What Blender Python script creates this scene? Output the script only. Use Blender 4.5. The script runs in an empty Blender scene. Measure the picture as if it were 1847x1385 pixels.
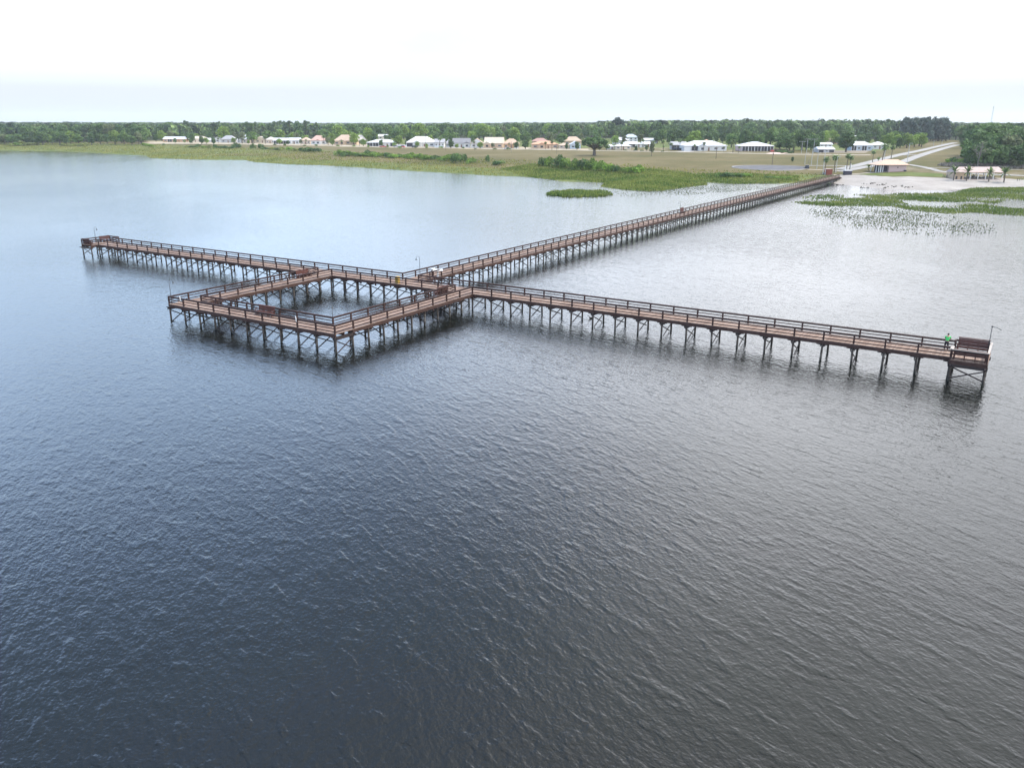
import bpy, math, random
import numpy as np
from mathutils import Vector, Matrix
R = math.radians
random.seed(7); rng = np.random.default_rng(7)
scene = bpy.context.scene
COL = scene.collection
HAZE = 0.00008; SKYB = 17.5

# ------------------------------------------------------------------ camera model (photo pixels 1847 x 1385)
F = 1460.0; H = 24.0; PITCH = math.atan(470 / F)
SP, CP = math.sin(PITCH), math.cos(PITCH)

def ray(px, py):
    u = px - 923.5; v = py - 692.5
    return u, F * CP - v * SP, F * SP + v * CP        # x, y, downward

def at(px, py, z=0.0):
    u, w, d = ray(px, py); t = (H - z) / d
    return np.array([u * t, w * t])

# ------------------------------------------------------------------ shoreline and terrain
SHORE_PX = [(-260, 268), (-80, 271), (0, 272), (100, 273), (165, 276), (230, 280), (262, 281), (272, 286), (330, 287), (350, 288.5),
    (440, 289), (460, 293), (520, 297), (580, 298), (640, 302), (700, 306), (760, 310), (820, 313), (880, 317), (944, 319),
    (996, 324), (1013, 328), (1065, 328.6), (1092, 330), (1086, 334), (1084, 337.5), (1124, 342.5), (1169, 345), (1197, 344), (1228, 339),
    (1276, 333.5), (1273, 329), (1325, 332), (1360, 331), (1400, 331.5), (1440, 330), (1470, 329), (1493, 329.5), (1520, 333.5),
    (1560, 338), (1613, 342), (1670, 343.5), (1714, 343.5), (1740, 341), (1790, 338), (1847, 338), (1960, 338)]
SHORE = [at(*p) for p in SHORE_PX]
SHORE = [np.array([-4000.0, 1500.0])] + SHORE + [np.array([700.0, 200.0]), np.array([4000.0, -200.0])]
LAND = np.array(SHORE + [np.array([6e4, -200.0]), np.array([6e4, 6e4]), np.array([-6e4, 6e4]), np.array([-6e4, 1500.0])])
SEG = np.array(SHORE)

def inside(poly, x, y):
    r = np.zeros(x.shape, bool); n = len(poly); j = n - 1
    for i in range(n):
        xi, yi = poly[i]; xj, yj = poly[j]
        if yi != yj:
            c = ((yi > y) != (yj > y)) & (x < (xj - xi) * (y - yi) / (yj - yi) + xi)
            r ^= c
        j = i
    return r

def seg_dist(line, x, y):
    d = np.full(x.shape, 1e12)
    for p, q in zip(line[:-1], line[1:]):
        e = q - p; L = e @ e
        t = np.clip(((x - p[0]) * e[0] + (y - p[1]) * e[1]) / max(L, 1e-9), 0, 1)
        d = np.minimum(d, (x - p[0] - t * e[0]) ** 2 + (y - p[1] - t * e[1]) ** 2)
    return np.sqrt(d)

def shore_d(x, y):
    x = np.asarray(x, float); y = np.asarray(y, float)
    d = seg_dist(SEG, x, y)
    return np.where(inside(LAND, x, y), d, -d)

def terrain(x, y):
    d = shore_d(x, y)
    return np.where(d > 0, 7.4 * (1 - np.exp(-np.maximum(d, 0) / 75.0)), -1.6 * (1 - np.exp(np.minimum(d, 0) / 12.0)))

def tz(x, y): return float(terrain(np.array([x]), np.array([y]))[0])

def ground(px, py):
    """the point of the terrain seen along one sight line: world x, y, z"""
    u, w, d = ray(px, py)
    zs = np.linspace(0, 7.4, 60); t = (H - zs) / d
    k = terrain(u * t, w * t) - zs                     # > 0 where the ray has gone under ground
    below = np.where(k >= 0)[0]
    i = below[-1] if len(below) else 0
    z = zs[i]
    if i < 59 and len(below):
        a, b = k[i], k[i + 1]; z = zs[i] + (zs[1] - zs[0]) * a / max(a - b, 1e-9)
    t = (H - z) / d
    return u * t, w * t, float(z)

def mpp(y): return y / 1500.0                            # metres per photo pixel, about, at depth y

# ------------------------------------------------------------------ materials
def mat(name):
    m = bpy.data.materials.new(name); m.use_nodes = True
    nt = m.node_tree; b = nt.nodes['Principled BSDF']
    return m, nt, b
def N(nt, t, **kw):
    n = nt.nodes.new(t)
    for k, v in kw.items(): setattr(n, k, v)
    return n
def ramp(nt, stops):
    r = N(nt, 'ShaderNodeValToRGB'); e = r.color_ramp.elements
    e[0].position, e[0].color = stops[0][0], (*stops[0][1], 1)
    e[1].position, e[1].color = stops[-1][0], (*stops[-1][1], 1)
    for p, c in stops[1:-1]:
        x = e.new(p); x.color = (*c, 1)
    return r
def noisy(name, c1, c2, scale=1.0, rough=.8, detail=5, coord='Object', stretch=(1, 1, 1), bump=0, spec=.25, lo=.3, hi=.7, rand=0.0):
    m, nt, b = mat(name)
    tc = N(nt, 'ShaderNodeTexCoord'); mp = N(nt, 'ShaderNodeMapping'); mp.inputs['Scale'].default_value = stretch
    no = N(nt, 'ShaderNodeTexNoise'); no.inputs['Scale'].default_value = scale; no.inputs['Detail'].default_value = detail
    no.inputs['Roughness'].default_value = .65
    nt.links.new(tc.outputs[coord], mp.inputs[0]); nt.links.new(mp.outputs[0], no.inputs['Vector'])
    r = ramp(nt, [(lo, c1), (hi, c2)]); nt.links.new(no.outputs['Fac'], r.inputs[0])
    out = r.outputs[0]
    if rand:
        oi = N(nt, 'ShaderNodeObjectInfo'); mr = N(nt, 'ShaderNodeMapRange')
        mr.inputs[3].default_value = 1 - rand; mr.inputs[4].default_value = 1 + rand
        nt.links.new(oi.outputs['Random'], mr.inputs[0])
        hs = N(nt, 'ShaderNodeHueSaturation'); nt.links.new(mr.outputs[0], hs.inputs['Value']); nt.links.new(out, hs.inputs['Color']); out = hs.outputs[0]
    nt.links.new(out, b.inputs['Base Color'])
    b.inputs['Roughness'].default_value = rough; b.inputs['Specular IOR Level'].default_value = spec
    if bump:
        bn = N(nt, 'ShaderNodeBump'); bn.inputs['Strength'].default_value = .6; bn.inputs['Distance'].default_value = bump
        nt.links.new(no.outputs['Fac'], bn.inputs['Height']); nt.links.new(bn.outputs[0], b.inputs['Normal'])
    return m

def leafy(name, c1, c2, scale=.35, rand=.2):
    """leaves: colour drifts from clump to clump (noise) and from leaf to leaf (tint attribute)"""
    m, nt, b = mat(name)
    tc = N(nt, 'ShaderNodeTexCoord'); no = N(nt, 'ShaderNodeTexNoise'); no.inputs['Scale'].default_value = scale; no.inputs['Detail'].default_value = 3
    nt.links.new(tc.outputs['Object'], no.inputs['Vector'])
    at_ = N(nt, 'ShaderNodeAttribute', attribute_name='tint')
    hu = N(nt, 'ShaderNodeMath', operation='MULTIPLY_ADD'); hu.inputs[1].default_value = .45; hu.inputs[2].default_value = -.45; nt.links.new(at_.outputs['Fac'], hu.inputs[0])
    hv = N(nt, 'ShaderNodeMath', operation='ADD'); nt.links.new(hu.outputs[0], hv.inputs[0]); nt.links.new(no.outputs['Fac'], hv.inputs[1])
    r = ramp(nt, [(.3, c1), (.7, c2)]); nt.links.new(hv.outputs[0], r.inputs[0]); oi = N(nt, 'ShaderNodeObjectInfo')
    mr = N(nt, 'ShaderNodeMapRange'); mr.inputs[3].default_value = 1 - rand; mr.inputs[4].default_value = 1 + rand
    nt.links.new(oi.outputs['Random'], mr.inputs[0])
    mu = N(nt, 'ShaderNodeMath', operation='MULTIPLY'); nt.links.new(at_.outputs['Fac'], mu.inputs[0]); nt.links.new(mr.outputs[0], mu.inputs[1])
    hs = N(nt, 'ShaderNodeHueSaturation'); nt.links.new(mu.outputs[0], hs.inputs['Value']); nt.links.new(r.outputs[0], hs.inputs['Color'])
    nt.links.new(hs.outputs[0], b.inputs['Base Color'])
    b.inputs['Roughness'].default_value = .7; b.inputs['Specular IOR Level'].default_value = .2
    tr = N(nt, 'ShaderNodeBsdfTranslucent'); nt.links.new(hs.outputs[0], tr.inputs['Color'])
    mx = N(nt, 'ShaderNodeMixShader'); mx.inputs[0].default_value = .25
    nt.links.new(b.outputs[0], mx.inputs[1]); nt.links.new(tr.outputs[0], mx.inputs[2])
    nt.links.new(mx.outputs[0], nt.nodes['Material Output'].inputs['Surface'])
    return m

M = {}
M['rail'] = noisy('stained_rail_wood', (.026, .0135, .0115), (.062, .033, .027), 2.2, .75, stretch=(.6, .6, 2), rand=.12)
M['fascia'] = noisy('fascia_wood', (.034, .018, .014), (.068, .037, .03), 1.5, .8)
def pile_mat():
    m, nt, b = mat('weathered_pile')
    ge = N(nt, 'ShaderNodeNewGeometry'); sx = N(nt, 'ShaderNodeSeparateXYZ'); nt.links.new(ge.outputs['Position'], sx.inputs[0])
    no = N(nt, 'ShaderNodeTexNoise'); no.inputs['Scale'].default_value = 2.4; no.inputs['Detail'].default_value = 5
    nt.links.new(ge.outputs['Position'], no.inputs['Vector'])
    r = ramp(nt, [(.38, (.035, .026, .02)), (.6, (.085, .068, .054)), (.72, (.20, .185, .16))]); nt.links.new(no.outputs['Fac'], r.inputs[0])
    mr = N(nt, 'ShaderNodeMapRange'); mr.inputs[1].default_value = .1; mr.inputs[2].default_value = .55      # wet, algae-dark foot
    nt.links.new(sx.outputs['Z'], mr.inputs[0])
    mx = N(nt, 'ShaderNodeMix', data_type='RGBA'); nt.links.new(mr.outputs[0], mx.inputs[0])
    mx.inputs['A'].default_value = (.015, .016, .011, 1); nt.links.new(r.outputs[0], mx.inputs['B'])
    nt.links.new(mx.outputs['Result'], b.inputs['Base Color']); b.inputs['Roughness'].default_value = .8
    return m
M['pile'] = pile_mat()
M['brace'] = noisy('brace_wood', (.022, .017, .018), (.05, .036, .032), 2, .8)
def deck_mat(name, axis):
    m, nt, b = mat(name)
    tc = N(nt, 'ShaderNodeTexCoord'); sx = N(nt, 'ShaderNodeSeparateXYZ'); nt.links.new(tc.outputs['Object'], sx.inputs[0])
    dv = N(nt, 'ShaderNodeMath', operation='DIVIDE'); dv.inputs[1].default_value = .145; nt.links.new(sx.outputs[axis], dv.inputs[0])
    fl = N(nt, 'ShaderNodeMath', operation='FLOOR'); nt.links.new(dv.outputs[0], fl.inputs[0])
    fr = N(nt, 'ShaderNodeMath', operation='FRACT'); nt.links.new(dv.outputs[0], fr.inputs[0])
    wn = N(nt, 'ShaderNodeTexWhiteNoise', noise_dimensions='1D'); nt.links.new(fl.outputs[0], wn.inputs['W'])
    no = N(nt, 'ShaderNodeTexNoise'); no.inputs['Scale'].default_value = .35; no.inputs['Detail'].default_value = 6; nt.links.new(tc.outputs['Object'], no.inputs['Vector'])
    ad = N(nt, 'ShaderNodeMath', operation='MULTIPLY_ADD'); ad.inputs[1].default_value = .45; nt.links.new(wn.outputs['Value'], ad.inputs[0]); nt.links.new(no.outputs['Fac'], ad.inputs[2])
    r = ramp(nt, [(.35, (.14, .088, .066)), (.62, (.205, .135, .10)), (.9, (.265, .19, .15))]); nt.links.new(ad.outputs[0], r.inputs[0])
    gp = N(nt, 'ShaderNodeMath', operation='LESS_THAN'); gp.inputs[1].default_value = .07; nt.links.new(fr.outputs[0], gp.inputs[0])
    mx = N(nt, 'ShaderNodeMix', data_type='RGBA'); nt.links.new(gp.outputs[0], mx.inputs[0]); nt.links.new(r.outputs[0], mx.inputs['A']); mx.inputs['B'].default_value = (.03, .02, .015, 1)
    nt.links.new(mx.outputs['Result'], b.inputs['Base Color']); b.inputs['Roughness'].default_value = .75; b.inputs['Specular IOR Level'].default_value = .3
    return m
M['deck_x'] = deck_mat('deck_boards_across_x', 'X'); M['deck_y'] = deck_mat('deck_boards_across_y', 'Y')
M['bench'] = noisy('bench_wood', (.06, .025, .022), (.11, .05, .042), 3, .7)
M['bench_red'] = noisy('bench_wood_reddish', (.075, .027, .02), (.11, .044, .034), 3, .7)
M['pale_wood'] = noisy('pale_board', (.27, .235, .21), (.40, .36, .32), 3, .7)
M['metal_dark'] = noisy('dark_painted_metal', (.03, .034, .04), (.06, .065, .07), 4, .5)
M['pole_grey'] = noisy('galvanised_pole', (.32, .33, .34), (.45, .46, .46), 1, .55)
M['pole_wood'] = noisy('utility_pole_wood', (.09, .075, .06), (.16, .13, .11), 1.2, .85)
M['white'] = noisy('white_plastic', (.7, .7, .69), (.82, .82, .8), 3, .5)
M['yellow'] = noisy('mustard_plastic', (.34, .22, .04), (.42, .28, .06), 4, .6)
M['glass'] = noisy('dark_window_glass', (.02, .025, .03), (.05, .06, .07), .3, .1, spec=.5)
M['dark_open'] = noisy('dark_screen_and_shade', (.03, .03, .032), (.055, .055, .06), .6, .7)  # porch screens, also the painted shade of open bays
M['trunk'] = noisy('bark', (.06, .05, .04), (.14, .12, .10), 1.5, .9)
M['bare'] = noisy('bare_grey_bark', (.13, .115, .105), (.23, .21, .195), 1.5, .9)
def wallm(n, c, v=.06): M[n] = noisy('wall_' + n, tuple(x * (1 - v) for x in c), tuple(min(1, x * (1 + v)) for x in c), .7, .85)
def roofm(n, c, v=.12): M[n] = noisy('roof_' + n, tuple(x * (1 - v) for x in c), tuple(min(.9, x * (1 + v)) for x in c), .9, .6, stretch=(3, .4, .4))
for n, c in dict(w_white=(.55, .55, .54), w_cream=(.62, .54, .42), w_peach=(.5, .37, .26), w_tan=(.48, .36, .25), w_pink=(.45, .34, .32), w_grey=(.4, .4, .4),
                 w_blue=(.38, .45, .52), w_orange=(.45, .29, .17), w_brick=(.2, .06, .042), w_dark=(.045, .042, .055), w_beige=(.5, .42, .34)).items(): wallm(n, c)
for n, c in dict(r_white=(.52, .53, .545), r_grey=(.3, .3, .31), r_dgrey=(.19, .19, .2), r_tan=(.42, .32, .24), r_salmon=(.47, .31, .26), r_orange=(.47, .27, .17), r_brown=(.33, .2, .17),
                 r_beige=(.46, .42, .37), r_pink=(.36, .275, .25), r_pale=(.55, .55, .52), r_bluegrey=(.36, .41, .45), r_peach=(.46, .32, .235), r_cream=(.5, .44, .35)).items(): roofm(n, c)
M['trim'] = noisy('white_trim', (.68, .68, .66), (.78, .78, .76), 2, .6)
M['door'] = noisy('door_brown', (.16, .09, .06), (.24, .14, .1), 2, .6)
M['garage'] = noisy('garage_door_paint', (.6, .6, .58), (.7, .7, .68), 2, .6)
M['asphalt'] = noisy('asphalt', (.065, .065, .07), (.11, .11, .117), .25, .9)
M['concrete'] = noisy('pale_concrete', (.20, .195, .185), (.30, .29, .272), .15, .85)
M['sandy_road'] = noisy('sandy_road', (.28, .24, .19), (.40, .36, .30), .12, .9)
M['pink_paving'] = noisy('pink_paving', (.5, .36, .31), (.62, .46, .40), .3, .9)
M['fence_brown'] = noisy('brown_fence', (.09, .05, .04), (.15, .09, .075), 1, .85)
M['tyre'] = noisy('rubber', (.015, .015, .015), (.03, .03, .03), 4, .8)
for n, c in dict(car_dark=(.02, .025, .04), car_red=(.5, .04, .03), car_white=(.7, .7, .7), car_silver=(.35, .36, .38)).items():
    M[n] = noisy('paint_' + n, tuple(x * .9 for x in c), tuple(x * 1.05 for x in c), .5, .3, spec=.5)
# foliage
M['l_dark'] = leafy('leaves_dark', (0.035, 0.078, 0.026), (0.088, 0.147, 0.047))
M['l_mid'] = leafy('leaves_mid', (0.051, 0.108, 0.027), (0.118, 0.190, 0.051))
M['l_bright'] = leafy('leaves_bright', (0.11, 0.19, 0.03), (0.2, 0.28, 0.06))
M['l_olive'] = leafy('leaves_olive', (0.084, 0.109, 0.049), (0.147, 0.175, 0.081))
M['l_pine'] = leafy('needles_pine', (0.053, 0.097, 0.040), (0.112, 0.165, 0.071))
M['l_casu'] = leafy('needles_casuarina', (0.03, 0.052, 0.045), (0.06, 0.092, 0.07))
M['l_grey'] = leafy('twigs_grey', (.14, .13, .11), (.22, .2, .17))
M['l_shrub'] = leafy('leaves_shrub', (0.085, 0.17, 0.022), (0.18, 0.28, 0.045))
M['l_shrubd'] = leafy('leaves_shrub_dark', (0.047, 0.100, 0.024), (0.106, 0.177, 0.053))
M['l_yellow'] = leafy('leaves_yellowgreen', (.13, .17, .04), (.23, .26, .08))
M['l_palm'] = leafy('palm_fronds', (0.056, 0.105, 0.035), (0.140, 0.196, 0.070))
M['forest'] = leafy('forest_leaves', (0.036, 0.072, 0.029), (0.124, 0.175, 0.062), .03, 0)
M['reed'] = leafy('marsh_reeds', (.135, .165, .03), (.27, .245, .075), .03, 0)
M['lily'] = leafy('lily_pads', (.075, .10, .045), (.16, .18, .095), .2, 0)

# ------------------------------------------------------------------ mesh helpers
class MB:
    def __init__(s): s.v = []; s.f = []; s.mi = []
    def quadbox(s, pts, mi=0):                      # 8 points: bottom 4 ccw, top 4 ccw
        o = len(s.v); s.v += [tuple(p) for p in pts]
        for f in ((3, 2, 1, 0), (4, 5, 6, 7), (0, 1, 5, 4), (1, 2, 6, 5), (2, 3, 7, 6), (3, 0, 4, 7)):
            s.f.append(tuple(o + i for i in f)); s.mi.append(mi)
        return s
    def box(s, x0, x1, y0, y1, z0, z1, mi=0):
        return s.quadbox([(x0, y0, z0), (x1, y0, z0), (x1, y1, z0), (x0, y1, z0), (x0, y0, z1), (x1, y0, z1), (x1, y1, z1), (x0, y1, z1)], mi)
    def bar(s, p, q, w, h, mi=0, up=(0, 0, 1)):      # beam of section w x h from p to q
        p = Vector(p); q = Vector(q); d = (q - p).normalized(); u = Vector(up)
        if abs(d.dot(u)) > .98: u = Vector((1, 0, 0))
        sdir = d.cross(u).normalized(); u = sdir.cross(d).normalized()
        a = sdir * w / 2; b = u * h / 2
        return s.quadbox([p - a - b, p + a - b, q + a - b, q - a - b, p - a + b, p + a + b, q + a + b, q - a + b], mi)
    def tube(s, pts, rad, n=8, mi=0, cap=True):
        pts = [Vector(p) for p in pts]; rad = rad if hasattr(rad, '__len__') else [rad] * len(pts)
        o = len(s.v); prev = None
        for i, p in enumerate(pts):
            d = (pts[min(i + 1, len(pts) - 1)] - pts[max(i - 1, 0)]).normalized()
            if prev is None:
                a = d.orthogonal().normalized()
            else:
                a = (prev - d * prev.dot(d))
                a = a.normalized() if a.length > 1e-6 else d.orthogonal().normalized()
            prev = a; b = d.cross(a)
            for k in range(n):
                t = 2 * math.pi * k / n
                s.v.append(tuple(p + (a * math.cos(t) + b * math.sin(t)) * rad[i]))
        for i in range(len(pts) - 1):
            for k in range(n):
                s.f.append((o + i * n + k, o + i * n + (k + 1) % n, o + (i + 1) * n + (k + 1) % n, o + (i + 1) * n + k)); s.mi.append(mi)
        if cap:
            s.f.append(tuple(o + k for k in range(n))[::-1]); s.mi.append(mi)
            s.f.append(tuple(o + (len(pts) - 1) * n + k for k in range(n))); s.mi.append(mi)
        return s
    def poly(s, pts, faces, mi=0):
        o = len(s.v); s.v += [tuple(p) for p in pts]
        for f in faces: s.f.append(tuple(o + i for i in f)); s.mi.append(mi)
        return s
    def mesh(s, name, mats):
        me = bpy.data.meshes.new(name); me.from_pydata(s.v, [], s.f)
        for m in (mats if isinstance(mats, (list, tuple)) else [mats]): me.materials.append(M[m] if isinstance(m, str) else m)
        if any(s.mi): me.polygons.foreach_set('material_index', s.mi)
        me.update(); return me
    def build(s, name, mats, parent=None, smooth=False):
        me = s.mesh(name, mats)
        if smooth: me.polygons.foreach_set('use_smooth', [True] * len(me.polygons))
        return link(name, me, parent)
def link(name, me, parent=None):
    o = bpy.data.objects.new(name, me); COL.objects.link(o)
    if parent: o.parent = parent
    return o
def np_mesh(name, v, quads, mats, tint=None, tris=None):
    """big mesh from arrays; tint is one value per face"""
    me = bpy.data.meshes.new(name)
    nq = 0 if quads is None else len(quads); nt_ = 0 if tris is None else len(tris)
    loops = np.concatenate([x.ravel() for x in (quads, tris) if x is not None]).astype(np.int32)
    starts = np.concatenate([np.arange(nq) * 4, nq * 4 + np.arange(nt_) * 3]).astype(np.int32)
    me.vertices.add(len(v)); me.vertices.foreach_set('co', np.asarray(v, np.float32).ravel())
    me.loops.add(len(loops)); me.loops.foreach_set('vertex_index', loops)
    me.polygons.add(nq + nt_); me.polygons.foreach_set('loop_start', starts)
    me.update(calc_edges=True)
    if tint is not None:
        a = me.attributes.new('tint', 'FLOAT', 'FACE'); a.data.foreach_set('value', np.asarray(tint, np.float32))
    for m in mats: me.materials.append(M[m])
    me.validate(); return me
def tag(o, label=None, cat=None, group=None, kind=None):
    if label: o['label'] = label
    if cat: o['category'] = cat
    if group: o['group'] = group
    if kind: o['kind'] = kind
    return o
def empty(name, loc, rz=0, label=None, cat=None, group=None):
    o = bpy.data.objects.new(name, None); COL.objects.link(o); o.location = loc; o.rotation_euler = (0, 0, rz); o.empty_display_size = .3
    return tag(o, label, cat, group)
def copy_tree(o, parent=None):
    c = o.copy(); COL.objects.link(c)
    if parent: c.parent = parent
    for ch in list(o.children): copy_tree(ch, c)
    return c

# ------------------------------------------------------------------ setting: ground, water
xs = np.unique(np.concatenate([[-60000, -25000, -12000, -7000, -4500, -3000, -2200, -1700, -1300], np.arange(-1050, -60, 10), np.arange(-60, 330, 2.5), np.arange(330, 900, 12), [1000, 1300, 1700, 2200, 3000, 4500, 7000, 12000, 25000, 60000]]).astype(float))
ys = np.unique(np.concatenate([[-3000, -1000, -300, 0, 120, 200], np.arange(230, 520, 2.5), np.arange(520, 1000, 8), np.arange(1000, 1500, 40), [1500, 1800, 2300, 3000, 4000, 6000, 9000, 15000, 28000, 60000]]).astype(float))
GX, GY = np.meshgrid(xs, ys); gx, gy = GX.ravel(), GY.ravel()
gd = shore_d(gx, gy); gz = terrain(gx, gy)
nx, ny = len(xs), len(ys); idx = np.arange(nx * ny).reshape(ny, nx)
gq = np.stack([idx[:-1, :-1], idx[:-1, 1:], idx[1:, 1:], idx[1:, :-1]], -1).reshape(-1, 4)
def smooth(a, b, x):
    t = np.clip((x - a) / (b - a), 0, 1); return t * t * (3 - 2 * t)
def zone(px_poly, soft=3.0):
    P = [np.array(ground(*p)[:2]) for p in px_poly]
    d = seg_dist(P + [P[0]], gx, gy); d = np.where(inside(P, gx, gy), d, -d)
    return smooth(-soft, soft, d)
BEACH = [(1440, 331.5), (1470, 330.5), (1491, 326), (1497, 320), (1516, 316.5), (1550, 315.5), (1618, 319.5), (1702, 321.5), (1720, 322), (1735, 319), (1760, 318), (1860, 326), (1960, 327), (1960, 345), (1714, 350), (1613, 348), (1520, 340), (1493, 336)]
sand = zone(BEACH, 1.5)
LOTS = [(268, 259.5), (340, 260), (420, 260.5), (560, 263), (700, 266.5), (880, 269.5), (960, 270.5), (1060, 271.5), (1064, 269), (900, 264.5), (700, 261), (560, 257.5), (400, 254.5), (268, 254.5)]
lots = zone(LOTS, 6)
lots2 = zone([(1085, 271), (1120, 272.5), (1200, 274), (1310, 275.5), (1400, 277.5), (1400, 272), (1210, 266), (1085, 262)], 5)
grey_strip = zone([(1476, 276), (1560, 276.5), (1570, 271), (1480, 270)], 4)
lush = smooth(34, 8, gd) * (gd > -30) * (1 - sand)
green_strip = zone([(1530, 314), (1560, 312.5), (1700, 313), (1715, 320.5), (1618, 318.5), (1550, 314.8)], 2)
park = zone([(1590, 296), (1640, 299), (1700, 305), (1847, 309), (1900, 311), (1900, 321), (1720, 317), (1600, 309)], 2.5)
forest_floor = np.maximum(smooth(960, 1010, np.hypot(gx, gy)), zone([(1732, 262), (1745, 285), (1765, 302), (1860, 304), (2300, 310), (2300, 250), (1735, 247)], 6))
marsh_wide = smooth(560, 640, gy) * smooth(120, 60, gd) * (gd > -20)

yards = zone([(268, 254), (400, 254), (560, 257), (700, 260), (880, 263.5), (1060, 267), (1210, 267), (1330, 271), (1600, 272), (1625, 266), (1640, 249), (268, 248)], 8)
me = np_mesh('ground', np.stack([gx, gy, gz], 1), gq, [])
for n, a in dict(z_sand=sand, z_lot=np.maximum(lots, lots2 * .35), z_lush=np.clip(np.maximum(np.maximum(lush, green_strip * .8), np.maximum(marsh_wide * .55, yards * .8)), 0, 1), z_forest=forest_floor, z_grey=np.maximum(grey_strip, park * .4)).items():
    at_ = me.attributes.new(n, 'FLOAT', 'POINT'); at_.data.foreach_set('value', a.astype(np.float32))
def ground_mat():
    m, nt, b = mat('ground_soil_and_grass')
    ge = N(nt, 'ShaderNodeNewGeometry')
    def noise(scale, detail=6, stretch=(1, 1, 1)):
        mp = N(nt, 'ShaderNodeMapping'); mp.inputs['Scale'].default_value = stretch; nt.links.new(ge.outputs['Position'], mp.inputs[0])
        n = N(nt, 'ShaderNodeTexNoise'); n.inputs['Scale'].default_value = scale; n.inputs['Detail'].default_value = detail; n.inputs['Roughness'].default_value = .65
        nt.links.new(mp.outputs[0], n.inputs['Vector']); return n.outputs['Fac']
    big = noise(.018, 5, (.5, 1, 1)); med = noise(.12); fine = noise(.9, 4)
    def mix(f, a, c):
        x = N(nt, 'ShaderNodeMix', data_type='RGBA'); nt.links.new(f, x.inputs[0])
        for s, v in (('A', a), ('B', c)):
            if isinstance(v, tuple): x.inputs[s].default_value = (*v, 1)
            else: nt.links.new(v, x.inputs[s])
        return x.outputs['Result']
    def rmp(f, stops):
        r = ramp(nt, stops); nt.links.new(f, r.inputs[0]); return r.outputs[0]
    add = N(nt, 'ShaderNodeMath', operation='MULTIPLY_ADD'); add.inputs[1].default_value = .45; nt.links.new(med, add.inputs[0]); nt.links.new(big, add.inputs[2])
    field = rmp(add.outputs[0], [(.46, (.05, .064, .018)), (.58, (.077, .073, .026)), (.70, (.098, .083, .034)), (.9, (.14, .115, .058))])
    def attr(n, k=.55):                                   # a zone's edge broken up by noise
        a = N(nt, 'ShaderNodeAttribute', attribute_name=n)
        s = N(nt, 'ShaderNodeMath', operation='MULTIPLY_ADD'); s.inputs[1].default_value = k; nt.links.new(med, s.inputs[0]); nt.links.new(a.outputs['Fac'], s.inputs[2])
        r = N(nt, 'ShaderNodeMapRange', interpolation_type='SMOOTHSTEP'); r.inputs[1].default_value = k * .5 + .3; r.inputs[2].default_value = k * .5 + .62
        nt.links.new(s.outputs[0], r.inputs[0]); return r.outputs[0]
    c = mix(attr('z_grey'), field, rmp(med, [(.3, (.16, .14, .105)), (.7, (.26, .22, .17))]))
    c = mix(attr('z_lush', .8), c, rmp(med, [(.3, (.055, .085, .022)), (.7, (.135, .15, .045))]))
    c = mix(attr('z_lot', .8), c, rmp(med, [(.3, (.25, .21, .145)), (.7, (.40, .345, .25))]))
    c = mix(attr('z_forest'), c, rmp(med, [(.3, (.03, .045, .02)), (.7, (.06, .075, .035))]))
    c = mix(attr('z_sand', .3), c, rmp(med, [(.3, (.235, .215, .195)), (.7, (.32, .30, .275))]))
    f2 = N(nt, 'ShaderNodeMapRange'); f2.inputs[3].default_value = .75; f2.inputs[4].default_value = 1.25; nt.links.new(fine, f2.inputs[0])
    hs = N(nt, 'ShaderNodeHueSaturation'); nt.links.new(f2.outputs[0], hs.inputs['Value']); nt.links.new(c, hs.inputs['Color'])
    nt.links.new(hs.outputs[0], b.inputs['Base Color']); b.inputs['Roughness'].default_value = .95; b.inputs['Specular IOR Level'].default_value = .1
    bn = N(nt, 'ShaderNodeBump'); bn.inputs['Distance'].default_value = .25; bn.inputs['Strength'].default_value = .7; nt.links.new(fine, bn.inputs['Height']); nt.links.new(bn.outputs[0], b.inputs['Normal'])
    return m
me.materials.append(ground_mat()); me.polygons.foreach_set('use_smooth', [True] * len(me.polygons))
tag(link('ground', me), 'sloping dry brown grassland and sandy shore beyond the lake', kind='structure')

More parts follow.
